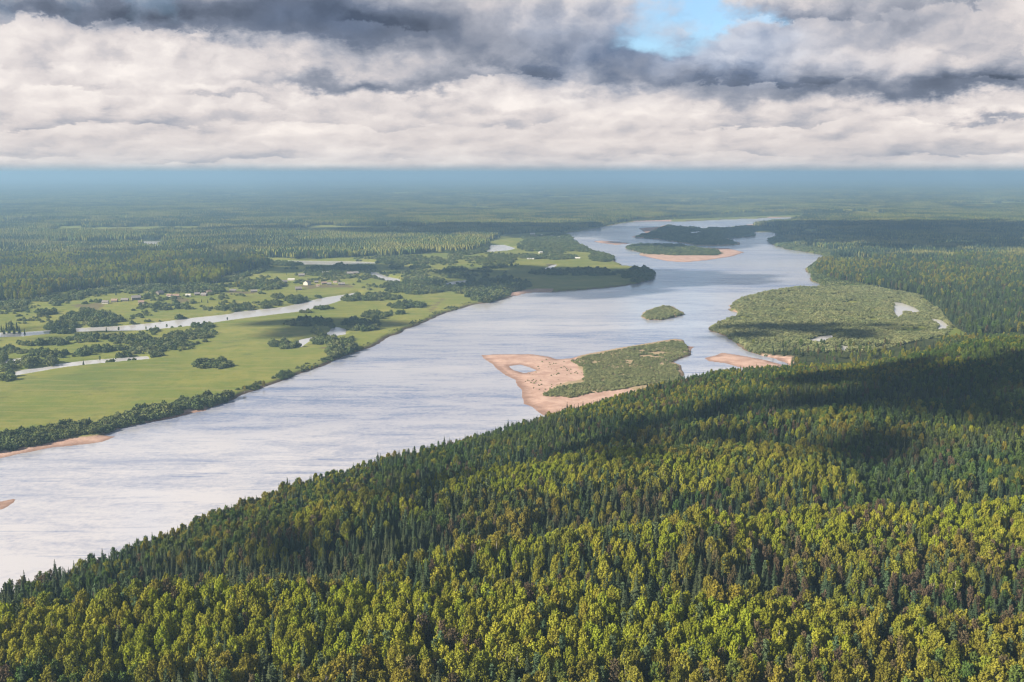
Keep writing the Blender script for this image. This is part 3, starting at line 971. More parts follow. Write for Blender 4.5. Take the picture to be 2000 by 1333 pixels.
register('birch', [broad_tree(100 + i, h, rd, b, int(n * 1.6), 30, .50, .80, flat=.40) for i, (h, rd, b, n) in enumerate([(20, 3.3, 5.5, 44), (19, 3.8, 5, 50), (21, 3.0, 6, 42), (17.5, 3.4, 4.5, 42), (18, 4.3, 5, 54), (22, 3.4, 6.5, 48)])], M_BIRCH, M_WBARK)
register('lime', [broad_tree(150 + i, h, rd, b, int(n * 1.6), 30, .48, .86, flat=.38) for i, (h, rd, b, n) in enumerate([(19, 3.0, 4.5, 46), (18, 3.5, 4, 52), (20, 2.8, 5, 44), (17, 3.2, 4, 44)])], M_SUN_TINT, M_WBARK)
register('aspen', [broad_tree(200 + i, h, rd, b, int(n * 1.5), 30, .50, .68, flat=.42) for i, (h, rd, b, n) in enumerate([(20, 2.7, 5, 40), (18, 3.2, 4, 42), (21, 3.3, 6, 46), (16, 2.7, 3.5, 36)])], M_ASPEN, M_BARK)
register('budding', [broad_tree(300 + i, h, rd, b, n, 26, .45, .7, flat=.5) for i, (h, rd, b, n) in enumerate([(19, 2.7, 5, 36), (20, 2.4, 6, 36), (17, 3.0, 4.5, 38)])], M_BUD, M_BARK)
register('spruce', [conifer(400 + i, h, rd, b, t, p, .35, .22) for i, (h, rd, b, t, p) in enumerate([(20, 3.2, .8, 20, 13), (18, 2.9, .6, 18, 12), (21, 3.2, 1.0, 21, 13), (16, 3.0, .5, 17, 12), (19, 2.6, 1.0, 19, 12)])], M_SPRUCE, M_BARK)
register('pine', [pine_tree(500 + i, h, rd, b) for i, (h, rd, b) in enumerate([(20, 2.7, 6.5), (18, 3.0, 5), (21, 2.5, 7)])], M_PINE, M_BARK)
register('willow', [shrub(600 + i, h, rd) for i, (h, rd) in enumerate([(5.2, 3.4), (4.2, 3.2), (6.2, 3.6), (3.6, 2.8)])], M_WILLOW, M_BARK)


register('osier', [shrub(650 + i, h, rd) for i, (h, rd) in enumerate([(5.0, 3.4), (4.2, 3.2), (5.6, 3.6), (3.6, 2.8)])], M_OSIER, M_BARK)


# ------------------------------------------------------------------ masses of trees (instances of whole trees on points)
def scatter_object(name, pts, yaw, scl, idx, meshes, label=None):
    """one object of kind stuff; geometry nodes put a copy of one of the meshes on each point"""
    me = bpy.data.meshes.new(name)
    me.vertices.add(len(pts))
    me.vertices.foreach_set('co', np.asarray(pts, np.float32).ravel())
    for an, ty, data, key in (('yaw', 'FLOAT', yaw, 'value'), ('pick', 'INT', idx, 'value'), ('size', 'FLOAT_VECTOR', scl, 'vector')):
        a = me.attributes.new(an, ty, 'POINT')
        a.data.foreach_set(key, np.asarray(data, np.int32 if ty == 'INT' else np.float32).ravel())
    o = link(name, me, kind='stuff')
    if label:
        o['label'] = label
    ng = bpy.data.node_groups.new(name, 'GeometryNodeTree')
    ng.interface.new_socket('Geometry', in_out='INPUT', socket_type='NodeSocketGeometry')
    ng.interface.new_socket('Geometry', in_out='OUTPUT', socket_type='NodeSocketGeometry')
    N, Lk = ng.nodes, ng.links
    gi, go = N.new('NodeGroupInput'), N.new('NodeGroupOutput')
    inst = N.new('GeometryNodeInstanceOnPoints')
    Lk.new(gi.outputs[0], inst.inputs['Points'])
    join = N.new('GeometryNodeGeometryToInstance')
    for mm in reversed(meshes):       # the multi-input keeps the order of linking reversed; the pick is random anyway
        src = bpy.data.objects.new('stand_tree', mm)
        oi = N.new('GeometryNodeObjectInfo')
        oi.inputs['Object'].default_value = src
        oi.inputs['As Instance'].default_value = False
        Lk.new(oi.outputs['Geometry'], join.inputs[0])
    Lk.new(join.outputs[0], inst.inputs['Instance'])
    inst.inputs['Pick Instance'].default_value = True

    def attr(nm, ty):
        a = N.new('GeometryNodeInputNamedAttribute')
        a.data_type = ty
        a.inputs['Name'].default_value = nm
        return a.outputs['Attribute']
    Lk.new(attr('pick', 'INT'), inst.inputs['Instance Index'])
    cx = N.new('ShaderNodeCombineXYZ')
    Lk.new(attr('yaw', 'FLOAT'), cx.inputs[2])
    e2r = N.new('FunctionNodeEulerToRotation')
    Lk.new(cx.outputs[0], e2r.inputs[0])
    Lk.new(e2r.outputs[0], inst.inputs['Rotation'])
    Lk.new(attr('size', 'FLOAT_VECTOR'), inst.inputs['Scale'])
    Lk.new(inst.outputs[0], go.inputs[0])
    md = o.modifiers.new('stand', 'NODES')
    md.node_group = ng
    return o


def jitter_grid(x0, x1, y0, y1, step, wedge=0.62):
    """jittered points over the wedge the camera could see"""
    out = []
    y = y0
    rows = np.arange(y0, y1, step)
    for yy in rows:
        w = wedge * (yy + 100)
        xs = np.arange(max(x0, -w), min(x1, w), step)
        out.append(np.stack([xs + rng.uniform(-.48, .48, len(xs)) * step, yy + rng.uniform(-.48, .48, len(xs)) * step], -1))
    return np.concatenate(out)


# ---- the near hill
pt = np.concatenate([jitter_grid(-900, 1400, 300, 500, 4.25, .66), jitter_grid(-900, 1400, 502, 640, 3.9, .66), jitter_grid(-900, 1400, 643, 1560, 3.5, .66)])
x, y = pt[:, 0], pt[:, 1]
z = sample(GZ, x, y)
nr = sample(GM['near'], x, y)
ld = sample(GM['land'], x, y)
keep = (nr > .35) & (ld > 3) & (z > 1.0)
lowland = (z < 6.5) & (y > 1130)
keep &= ~(lowland & (rng.uniform(size=len(x)) > .05))
pt, z = pt[keep], z[keep]
x, y = pt[:, 0], pt[:, 1]
px, py = to_px(x, y, z + 17)
# which kind grows where: stands by noise, spruce by the shore; bright crests and dark hollows imitate sun and shade
a1, a2, a3 = fbm(x / 60, y / 60, 71, 3), fbm(x / 45, y / 45, 72, 3), fbm(x / 38, y / 38, 73, 3)
u = rng.uniform(size=len(x))
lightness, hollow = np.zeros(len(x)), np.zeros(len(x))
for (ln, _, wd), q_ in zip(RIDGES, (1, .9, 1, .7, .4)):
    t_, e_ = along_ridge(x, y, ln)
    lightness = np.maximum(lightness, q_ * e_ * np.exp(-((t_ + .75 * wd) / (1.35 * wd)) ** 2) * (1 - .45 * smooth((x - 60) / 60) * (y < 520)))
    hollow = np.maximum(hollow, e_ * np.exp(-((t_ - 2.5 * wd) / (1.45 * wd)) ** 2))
w_birch = .48 + 1.6 * lightness - .42 * hollow + 2.2 * np.clip(a1 - .5, -.2, .3) * 2 + .35 * (y < 560) - .22 * (y > 600)
w_aspen = .42 - .3 * lightness - .22 * hollow + 1.2 * np.clip(a2 - .5, -.3, .3) * 2 + .75 * (y > 600)
w_bud = .26 + 1.3 * np.clip(a3 - .55, -.2, .3) * 2 + .55 * (x > 70) * (y < 640) + .12 * (y < 520) - .4 * lightness + .2 * hollow - .12 * (y > 700)
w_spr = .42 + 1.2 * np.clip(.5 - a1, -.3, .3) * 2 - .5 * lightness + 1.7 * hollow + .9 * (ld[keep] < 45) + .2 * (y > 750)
w_pine = .24 + .6 * np.clip(.5 - a2, -.3, .3) * 2
Wt = np.clip(np.stack([w_birch, w_aspen, w_bud, w_spr, w_pine], -1), .03, 4)
cum = np.cumsum(Wt / Wt.sum(1, keepdims=True), 1)
kind = (u[:, None] > cum).sum(1)
KINDS = ['birch', 'aspen', 'budding', 'spruce', 'pine', 'lime']
kind = np.where((kind < 2) & (lightness + (fbm(x / 30, y / 30, 79, 2) - .5) * .9 > .60), 5, kind)  # leafy trees on the crests switch to the copy coloured as if sunlit
by_dist = np.interp(y, [380, 480, 640, 900, 1200], [.95, .86, .74, .63, .63]) * (1 + .16 * (fbm(x / 22, y / 22, 78, 2) - .5))
sc = by_dist * rng.uniform(.78, 1.12, len(x)) * (.92 + .25 * (fbm(x / 50, y / 50, 77, 2) - .5)) * np.where(kind == 3, rng.uniform(.75, 1.32, len(x)), 1.0)
sc *= np.where(rng.uniform(size=len(x)) < .10, .62, 1.0)
wid = sc * rng.uniform(.88, 1.15, len(x)) * np.where((kind == 0) | (kind == 5), 1.08, 1.0)
yaw = rng.uniform(0, 6.283, len(x))
dist = np.sqrt(x * x + y * y)
in_frame = (px > -15) & (px < 2015) & (py < 1333) & (py > 600)
LOOK = {
    'birch': ['bright yellow-green birch', 'golden olive birch'], 'lime': ['lime-yellow sun-tinted birch'], 'aspen': ['mid-green leafy aspen'],
    'budding': ['brownish half-bare tree'], 'spruce': ['dark pointed spruce'], 'pine': ['blue-green tufted pine'],
}


def wood_label(kn, v, s_, t_, ppx):
    """what sets a tree of the near wood apart: kind, size, where it stands on the nearest ridge"""
    size = 'tall' if s_ > 1.0 else ('small' if s_ < .78 else 'middle-sized')
    spot = 'behind the nearest ridge' if t_ > 14 else ('on the crest of the nearest ridge' if t_ > -14 else 'on the slope below the nearest ridge')
    part = ['at its far left', 'left of its middle', 'right of its middle', 'at its far right'][int(min(3, max(0, ppx / 500)))]
    lb = f'{size} {LOOK[kn][v % len(LOOK[kn])]} {spot}, {part}'
    return lb, lb + ', several alike'


NAMES = {'birch': 'birch_tree', 'lime': 'birch_tree', 'aspen': 'aspen_tree', 'budding': 'budding_tree', 'spruce': 'spruce_tree', 'pine': 'pine_tree', 'willow': 'willow_bush'}


def single(kind_, var, loc, yaw_, s, w, label, group, cat='tree'):
    e = bpy.data.objects.new(NAMES[kind_], None)
    e.empty_display_size = 1
    e.location = loc
    e.rotation_euler = (0, 0, yaw_)
    e.scale = (w, w, s)
    e['label'], e['category'] = label, cat
    if group:
        e['group'] = group
    COL.objects.link(e)
    mc, mt, _ = SPECIES[kind_][var]
    link('crown', mc, e)
    link('trunk' if cat == 'tree' else 'stems', mt, e)
    return e


solo = np.zeros(len(x), bool)
t_first = along_ridge(x, y, RIDGES[0][0])[0]
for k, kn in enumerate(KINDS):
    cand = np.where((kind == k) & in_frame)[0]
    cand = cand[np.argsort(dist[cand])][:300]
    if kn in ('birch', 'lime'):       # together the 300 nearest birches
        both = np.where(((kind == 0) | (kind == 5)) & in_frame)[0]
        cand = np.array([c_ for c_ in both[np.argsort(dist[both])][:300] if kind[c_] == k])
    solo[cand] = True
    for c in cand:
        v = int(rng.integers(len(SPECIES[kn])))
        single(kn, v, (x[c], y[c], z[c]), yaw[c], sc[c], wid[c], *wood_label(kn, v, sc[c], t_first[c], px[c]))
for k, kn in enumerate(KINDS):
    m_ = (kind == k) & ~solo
    nn = {'birch': 'birch_wood', 'aspen': 'aspen_wood', 'budding': 'budding_wood', 'spruce': 'spruce_wood', 'pine': 'pine_wood', 'lime': 'sun_tinted_birch_wood'}[kn]
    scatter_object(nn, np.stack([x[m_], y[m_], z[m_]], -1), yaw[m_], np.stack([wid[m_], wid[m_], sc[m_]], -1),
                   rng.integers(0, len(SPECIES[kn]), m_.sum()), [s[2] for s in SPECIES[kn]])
N_HILL = len(x)

# ---- the forests of the plain, tree by tree up to 3 km
pt = jitter_grid(-2400, 2400, 1150, 3000, 6.8, .60)
x, y = pt[:, 0], pt[:, 1]
z = sample(GZ, x, y)
fm = forest_mask(x, y, z) & (sample(GM['land'], x, y) > 6) & (sample(GM['pool'], x, y) > 5) & (sample(GM['near'], x, y) < .4)
x, y, z = x[fm], y[fm], z[fm]
left = x < 300
a1, a2 = fbm(x / 110, y / 190, 81, 3), fbm(x / 90, y / 90, 82, 3)
u = rng.uniform(size=len(x))
w_b = np.where(left, 1.0, .16) + np.where(left, 6.0, 2.0) * np.clip(a1 - .5, -.25, .3)
w_a = .5 + 1.5 * np.clip(a2 - .5, -.3, .3)
w_k = np.where(left, .10, .05) + 0 * x
w_s = np.where(left, .22, 1.7) - 5.0 * np.clip(a1 - .5, -.3, .3)
w_p = .35 + 1.0 * np.clip(.5 - a2, -.3, .3)
Wt = np.clip(np.stack([w_b, w_a, w_k, w_s, w_p], -1), .02, 4)
kind = (u[:, None] > np.cumsum(Wt / Wt.sum(1, keepdims=True), 1)).sum(1)
sc = np.where((kind == 3) & left, .95, 1.0) * np.where(left, 1.2, 1.05) * rng.uniform(.62, 1.08, len(x)) * (.9 + .35 * (fbm(x / 110, y / 110, 87, 2) - .5))
wid = sc * rng.uniform(1.0, 1.3, len(x))
yaw = rng.uniform(0, 6.283, len(x))
kind = np.where((kind < 2) & left & (a1 + rng.normal(size=len(x)) * .06 > .50), 5, kind)  # groves on the left get the same sunlit colouring
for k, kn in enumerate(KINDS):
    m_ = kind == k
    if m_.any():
        scatter_object({'birch': 'birch_forest', 'aspen': 'aspen_forest', 'budding': 'budding_forest', 'spruce': 'spruce_forest', 'pine': 'pine_forest', 'lime': 'sun_tinted_birch_forest'}[kn], np.stack([x[m_], y[m_], z[m_]], -1), yaw[m_],
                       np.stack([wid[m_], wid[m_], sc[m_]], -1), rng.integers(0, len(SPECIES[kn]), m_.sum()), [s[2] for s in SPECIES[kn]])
N_PLAIN = len(x)


# ---- farther forests: patches of small trees
def patch_mesh(seed, size, n, light, big=1.0, sides=5):
    r = np.random.default_rng(seed)
    V, F, C = [], [], []
    b = 0
    g_ = int(math.sqrt(n))
    for i in range(g_ * g_):
        x_ = ((i % g_) + r.uniform(0, 1)) / g_ * size - size / 2
        y_ = ((i // g_) + r.uniform(0, 1)) / g_ * size - size / 2
        leafy = r.uniform() < light
        h = r.uniform(13, 22)
        rd = (r.uniform(2.4, 3.6) if leafy else r.uniform(1.7, 2.5)) * big
        zs = [h * .15, h * .45, h * .8, h] if leafy else [h * .06, h * .35, h * .68, h]
        rs = [rd * .55, rd, rd * .75, .15] if leafy else [rd, rd * .72, rd * .38, .05]
        col = np.array([0.180, 0.185, 0.042]) * r.uniform(.7, 1.25) if leafy else np.array([0.026, 0.042, 0.022]) * r.uniform(.7, 1.5)
        if leafy and r.uniform() < .45:
            col = np.array([0.090, 0.130, 0.040]) * r.uniform(.8, 1.2)
        t = np.arange(sides) * 2 * math.pi / sides + r.uniform(0, 6)
        for k in range(4):
            jj = r.uniform(.75, 1.25, sides)
            for s in range(sides):
                V.append((x_ + rs[k] * jj[s] * math.cos(t[s]), y_ + rs[k] * jj[s] * math.sin(t[s]), zs[k] + (r.normal() * .6 if k in (1, 2) else 0)))
                C.append((*col, 1))
        for k in range(3):
            for s in range(sides):
                F.append((b + k * sides + s, b + k * sides + (s + 1) % sides, b + (k + 1) * sides + (s + 1) % sides, b + (k + 1) * sides + s))
        b += 4 * sides
    me = mesh_from('forest_patch', np.array(V), np.array(F), [M_FAR])
    a = me.attributes.new('tint', 'FLOAT_COLOR', 'POINT')
    a.data.foreach_set('color', np.array(C, np.float32).ravel())
    return me


mid = [patch_mesh(900 + i, 62, 100, l) for i, l in enumerate([.12, .12, .35, .35, .6, .85])]
far = [patch_mesh(950 + i, 260, 900, l, 1.5, 4) for i, l in enumerate([.12, .2, .35, .6])]
pt = jitter_grid(-4800, 4800, 2985, 8000, 52, .60)
x, y = pt[:, 0], pt[:, 1]
z = sample(GZ, x, y)
fm = forest_mask(x, y, z) & (sample(GM['land'], x, y) > 34) & (sample(GM['pool'], x, y) > 34)
x, y, z = x[fm], y[fm], z[fm]
st = fbm(x / 420, y / 800, 61, 3) + .10 * ((x < 300) & (y < 4600)) + rng.normal(size=len(x)) * .07
pick = np.clip(np.digitize(st, [.34, .44, .52, .58, .66]), 0, 5)
scatter_object('distant_forest', np.stack([x, y, z - .5], -1), rng.uniform(0, 6.28, len(x)), np.ones((len(x), 3)) * rng.uniform(.85, 1.1, (len(x), 1)), pick, mid)
pt = jitter_grid(-20000, 20000, 7900, 30000, 225, .60)
x, y = pt[:, 0], pt[:, 1]
z = sample(GZ, x, y)
fm = forest_mask(x, y, z)
x, y, z = x[fm], y[fm], z[fm]
st = fbm(x / 1800, y / 2600, 62, 3) + rng.normal(size=len(x)) * .08
pick = np.clip(np.digitize(st, [.40, .50, .60]), 0, 3)
scatter_object('farthest_forest', np.stack([x, y, z - 1], -1), rng.uniform(0, 6.28, len(x)), np.ones((len(x), 3)), pick, far)

# ------------------------------------------------------------------ willow bushes on the flats
BUSHES = [  # x0, top, x1, foot (photo pixels), bush height in metres, label
    (378, 697, 451, 722, 6.0, 'grey-green bush of the lone ring in the open meadow', 'bushes ringed in the open meadow'),
    (528, 662, 583, 682, 6.5, 'round bush beside the narrow end of the meadow pond', 'bushes by the meadow pond end'),
    (553, 619, 648, 638, 6.5, 'dark bush of the long clump above the meadow pond', 'bushes in the long clump above the meadow pond'),
    (609, 638, 630, 654, 7.5, 'single dark bush standing left of the meadow pond', 'dark bush left of the meadow pond'),
    (630, 629, 651, 641, 6.0, 'grey bush just above the meadow pond', 'bushes just above the meadow pond'),
    (668, 616, 745, 648, 7.0, 'round bush in the big thicket right of the meadow pond', 'bushes right of the meadow pond'),
    (574, 653, 704, 674, 6.0, 'low bush along the river side of the meadow pond', 'bushes below the meadow pond'),
    (640, 664, 706, 706, 8.0, 'tall dense bush on the high river bank below the pond', 'bushes on the river bank below the pond'),
    (706, 606, 767, 623, 6.5, 'bush in the middle clump of the riverside meadow', 'bushes in the middle of the riverside meadow'),
    (758, 586, 829, 604, 6.5, 'bush in the upper clump of the riverside meadow', 'bushes in the upper riverside meadow'),
    (762, 604, 792, 615, 5.5, 'small bush below the upper clump of the riverside meadow', 'small bushes of the riverside meadow'),
    (909, 556, 996, 590, 8.0, 'dense bush on the point by the sandy spit', 'bushes on the point by the spit'),
    (870, 552, 930, 574, 7.0, 'bush along the inlet behind the sandy spit', 'bushes along the inlet'),
    (650, 571, 783, 588, 7.0, 'bush in the belt where the side channel meets the meadow', 'bushes at the head of the side channel'),
    (745, 545, 874, 576, 7.0, 'bush in the wide thicket above the riverside meadow', 'bushes in the wide thicket above the meadow'),
    (860, 521, 916, 546, 8.0, 'dark round bush of the clump behind the inlet', 'bushes behind the inlet'),
    (912, 537, 1036, 571, 8.0, 'bush in the dark wood at the foot of the promontory', 'bushes at the foot of the promontory'),
    (1035, 523, 1217, 540, 8.0, 'bush in the hedge across the grassy promontory', 'bushes across the promontory'),
    (1217, 519, 1278, 552, 8.0, 'bush rimming the tip of the grassy promontory', 'bushes round the promontory tip'),
    (1224, 530, 1245, 543, 8.0, 'big round bush inside the promontory tip', 'bush inside the promontory tip'),
    (930, 499, 1002, 521, 7.0, 'bush in the thicket below the bay pond', 'bushes below the bay pond'),
    (800, 519, 840, 528, 6.0, 'bush in the field above the oxbow', 'bushes above the oxbow'),
    (1010, 462, 1146, 496, 7.5, 'bush in the thick scrub along the upper left bank', 'bushes along the upper left bank'),
    (1150, 492, 1205, 512, 6.0, 'bush along the bank above the promontory', 'bushes above the promontory'),
    (850, 470, 960, 500, 7.0, 'bush in the scrub left of the bay pond', 'bushes left of the bay pond'),
    (1000, 495, 1130, 508, 6.0, 'bush between the pale sheds and the promontory field', 'bushes by the pale sheds'),
    (735, 500, 870, 521, 6.5, 'bush in the scrub right of the meadow lake', 'bushes right of the meadow lake'),
    (520, 505, 600, 522, 7.0, 'bush on the near shore of the meadow lake', 'bushes on the meadow lake shore'),
    (640, 518, 735, 530, 6.5, 'bush behind the dark farmsteads', 'bushes behind the dark farmsteads'),
    (241, 660, 330, 674, 6.5, 'bush in the hedge below the side channel', 'bushes in the hedge below the side channel'),
    (320, 650, 416, 671, 7.0, 'large bush at the blunt end of the meadow hedge', 'bushes at the end of the meadow hedge'),
    (376, 628, 418, 642, 7.0, 'bush on the near shore of the side channel', 'bushes on the near shore of the side channel'),
    (332, 630, 354, 641, 5.5, 'bush at the water edge of the side channel', 'bushes at the water edge'),
    (0, 662, 150, 676, 7.0, 'bush in the long hedge nearest the side channel end', 'bushes in the long hedge'),
    (140, 650, 296, 671, 7.0, 'bush in the long hedge under the side channel', 'bushes in the hedge under the side channel'),
    (88, 666, 124, 683, 7.0, 'yellowish bush between the two meadow hedges', 'yellowish bushes between hedges'),
    (0, 672, 36, 688, 6.0, 'grey bush in the strip behind the creek pool', 'bushes behind the creek pool'),
    (0, 693, 26, 707, 6.5, 'dark bush left of the creek pool', 'bushes left of the creek pool'),
    (37, 686, 58, 704, 8.0, 'dark round bush right of the creek pool', 'bush right of the creek pool'),
    (60, 680, 170, 699, 7.0, 'bush in the hedge above the narrow creek', 'bushes in the hedge above the creek'),
    (49, 697, 113, 721, 8.0, 'large grey bush hanging over the narrow creek', 'large bushes over the creek'),
    (165, 672, 212, 691, 8.0, 'dark bush at the thick end of the creek hedge', 'bushes at the end of the creek hedge'),
    (203, 673, 260, 686, 6.0, 'bush beyond the thick end of the creek hedge', 'bushes beyond the creek hedge'),
    (231, 687, 263, 701, 6.5, 'dark bush at the tail of the narrow creek', 'bushes at the creek tail'),
    (276, 672, 309, 686, 6.0, 'grey bush in the meadow past the creek', 'bushes past the creek'),
    (280, 684, 316, 698, 6.0, 'grey bush beside the tail of the creek', 'bushes beside the creek tail'),
    (0, 720, 24, 748, 8.0, 'bush at the frame edge by the creek mouth', 'bushes by the creek mouth'),
    (119, 607, 240, 637, 7.5, 'bush in the thicket below the old village', 'bushes below the old village'),
    (88, 625, 155, 653, 7.0, 'bush in the thicket at the side channel bend', 'bushes at the side channel bend'),
    (0, 590, 55, 611, 7.0, 'bush below the forest edge at the far left', 'bushes below the forest edge'),
    (70, 603, 110, 618, 6.5, 'bush between two hay meadows', 'bushes between hay meadows'),
    (126, 572, 163, 593, 7.5, 'bush in the clump on the hay meadow slope', 'bushes on the hay meadow slope'),
    (98, 582, 137, 602, 7.0, 'bush in the clump under the forest corner', 'bushes under the forest corner'),
    (154, 601, 183, 612, 6.0, 'low bush in a hollow of the hay meadow', 'bushes in the meadow hollow'),
    (178, 571, 191, 584, 7.0, 'bush left of the village houses', 'bushes left of the village'),
    (241, 564, 282, 580, 8.0, 'garden tree behind the village houses', 'garden bushes behind the village'),
    (290, 556, 345, 578, 8.0, 'garden bush between the village farmsteads', 'garden bushes between farmsteads'),
    (345, 554, 440, 578, 8.0, 'bush in the overgrown half of the village', 'bushes in the overgrown village'),
    (298, 594, 338, 608, 7.0, 'bush in the row on the slope below the village', 'bushes on the slope below the village'),
    (340, 592, 350, 606, 7.5, 'single round bush on the slope below the village', 'single bush on the village slope'),
    (357, 590, 386, 606, 7.0, 'bush in the clump on the slope above the channel', 'bushes above the channel'),
    (343, 614, 380, 627, 6.5, 'bush on the far shore of the side channel', 'bushes on the far channel shore'),
    (417, 592, 496, 608, 7.0, 'bush in the bank thicket of the side channel', 'bushes in the channel bank thicket'),
    (511, 588, 552, 604, 6.5, 'bush in the second thicket along the channel', 'bushes in the second channel thicket'),
    (557, 576, 607, 595, 7.0, 'bush in the third thicket along the channel', 'bushes in the third channel thicket'),
    (609, 576, 632, 586, 6.0, 'bush near the upper end of the channel', 'bushes near the channel end'),
    (532, 574, 556, 586, 6.0, 'bush on the pasture above the channel', 'bushes on the pasture'),
    (665, 573, 702, 590, 7.0, 'bush at the mouth of the side channel', 'bushes at the channel mouth'),
    (459, 545, 555, 569, 8.0, 'pale bush in the grove between the villages', 'bushes in the grove between villages'),
    (585, 605, 612, 612, 5.0, 'small bush on the low shore of the channel', 'small bushes on the low channel shore'),
    (612, 596, 650, 606, 5.0, 'small bush in the row along the low channel shore', 'small bushes in the shore row'),
    (595, 520, 665, 545, 7.5, 'dark garden tree by the dark farmsteads', 'garden bushes by the dark farmsteads'),
    (0, 612, 12, 622, 6, 'bush under the hay meadow at the far left', 'bushes under the hay meadow'),
    (1585, 503, 1640, 560, 6.5, 'bush on the right bank facing the promontory', 'bushes on the right bank'),
    (1500, 460, 1600, 496, 7.0, 'bush in the dark scrub of the upper right bank', 'bushes of the upper right bank'),
    (1430, 440, 1500, 452, 6.0, 'bush on the grassy neck behind the upper island', 'bushes on the grassy neck'),
]
bx, by, bs, bl = [], [], [], []
rb = np.random.default_rng(77)
for i, (x0, y0, x1, y1, hh, lb, gp) in enumerate(BUSHES):
    cx, cy = (x0 + x1) / 2, (y0 + y1) / 2
    d = P(cx, y1, 3)[1]
    hp = hh * FOC / d
    top = min(y0 + hp * .75, y1 - .8)
    w_m = (x1 - x0) * d / FOC
    dep = P(cx, top, 3)[1] - P(cx, y1, 3)[1]
    n = int(max(1, round(w_m * max(dep, 5) / (hh * 1.02) ** 2)))
    n = min(n, 900)
    # oval, uneven clump
    t = rb.uniform(0, 6.283, n * 3); rr = np.sqrt(rb.uniform(0, 1, n * 3))
    qx, qy = cx + rr * np.cos(t) * (x1 - x0) / 2, (top + y1) / 2 + rr * np.sin(t) * (y1 - top) / 2
    w_ = P(qx, qy, 3.2)
    ok = np.ones(len(w_), bool)
    ok &= (sample(GM['land'], w_[:, 0], w_[:, 1]) > 1.5) & (sample(GM['pool'], w_[:, 0], w_[:, 1]) > 1.0)
    w_ = w_[ok]
    if n > 6:
        w_ = w_[fbm(w_[:, 0] / 16, w_[:, 1] / 26, 40 + i, 2) > .44]
    w_ = w_[:n]
    bx.append(w_[:, 0]); by.append(w_[:, 1]); bs.append(np.full(len(w_), hh / 5.2) * rb.uniform(.45, 1.2, len(w_))); bl.append(np.full(len(w_), i))
bx, by, bs, bl = map(np.concatenate, (bx, by, bs, bl))
bz = sample(GZ, bx, by)
bd = np.hypot(bx, by)
bush_px, bush_py = to_px(bx, by, bz + 2)
order = np.argsort(np.where((bush_px > 2) & (bush_px < 1998), bd / bs, 1e9))
solo_b = order[:300]
for c in solo_b:
    s = bs[c]
    single('willow', int(rb.integers(4)), (bx[c], by[c], bz[c]), rb.uniform(0, 6.28), s * rb.uniform(.9, 1.1), s * rb.uniform(.9, 1.25), BUSHES[bl[c]][5], BUSHES[bl[c]][6], 'bush')
rest = order[300:]

# thick willow scrub: bank belt, islands, peninsula (nobody could count it)
SCRUB = [  # pixels, spacing, height, share kept, yellowness
    ('bank_scrub', [(-80, 895), (0, 880), (60, 868), (130, 855), (200, 845), (260, 828), (330, 811), (400, 795), (450, 777), (440, 771), (380, 781), (300, 798), (200, 824), (100, 839), (0, 850), (-80, 858)], 3.4, 6.0, .95),
    ('bank_scrub', [(450, 780), (520, 752), (600, 722), (660, 698), (700, 686), (655, 690), (590, 715), (500, 750), (440, 770)], 4.0, 2.6, .5),
    ('bank_scrub', [(705, 684), (760, 655), (800, 637), (880, 606), (950, 588), (940, 585), (870, 602), (790, 634), (740, 658), (700, 680)], 4.5, 1.6, .35),
    ('island_scrub', [(1116, 703), (1140, 697), (1200, 685), (1260, 675), (1316, 666), (1334, 668), (1340, 678), (1346, 690), (1318, 703), (1312, 708), (1324, 714), (1330, 728), (1328, 742), (1224, 757), (1160, 766), (1112, 776), (1064, 770), (1080, 757), (1136, 749), (1142, 733), (1132, 717)], 3.0, 2.4, 1.05),
    ('peninsula_scrub', [(1590, 562), (1560, 561), (1500, 571), (1458, 582), (1438, 590), (1426, 599), (1444, 612), (1440, 619), (1404, 633), (1387, 642), (1392, 648), (1420, 657), (1446, 669), (1460, 684), (1490, 694), (1522, 702), (1545, 712),
                         (1620, 716), (1700, 690), (1850, 655), (1860, 640), (1836, 606), (1800, 580), (1720, 564), (1640, 553)], 4.0, 4.4, .84),
    ('islet_scrub', [(1253, 618), (1260, 611), (1274, 605), (1296, 598.5), (1314, 601), (1331, 610), (1333, 614), (1318, 618.5), (1292, 624), (1266, 623.5)], 3.3, 3.4, .9),
    ('island_scrub', [(1221, 485), (1236, 479), (1280, 479), (1332, 481), (1368, 486), (1408, 495), (1400, 498.5), (1320, 498.5), (1260, 495.5), (1234, 489)], 5.5, 7.0, .95),
    ('island_scrub', [(1240, 463), (1280, 452), (1292, 445), (1306, 440), (1326, 443), (1352, 445), (1372, 448), (1400, 445), (1430, 446), (1472, 456), (1474, 461), (1440, 464), (1410, 466), (1430, 472), (1440, 477), (1400, 478), (1360, 478), (1336, 474), (1290, 467)], 6.5, 6.0, .8),
    ('bank_scrub', [(1500, 468), (1504, 478), (1540, 487), (1606, 499), (1604, 505), (1580, 524), (1578, 532), (1590, 540), (1584, 547), (1612, 559), (1720, 564), (1640, 546), (1594, 534), (1606, 512), (1660, 498), (1620, 488), (1560, 476), (1530, 460)], 6.0, 5.5, .85),
    ('bank_scrub', [(1101, 455), (1125, 470), (1150, 486), (1200, 502), (1150, 494), (1100, 490), (1040, 480), (1020, 466)], 6.5, 5.5, .8),
    ('bank_scrub', [(1170, 443), (1230, 432), (1350, 428), (1480, 423), (1576, 420), (1576, 414), (1440, 416), (1300, 425), (1200, 434)], 9.0, 6.0, .8),
    ('bank_scrub', [(1440, 446), (1500, 442), (1560, 432), (1590, 428), (1560, 446), (1530, 458), (1500, 452)], 9.0, 5.0, .5),
]
sx, sy, ss_, so_ = [bx[rest]], [by[rest]], [bs[rest]], [np.zeros(len(rest), bool)]
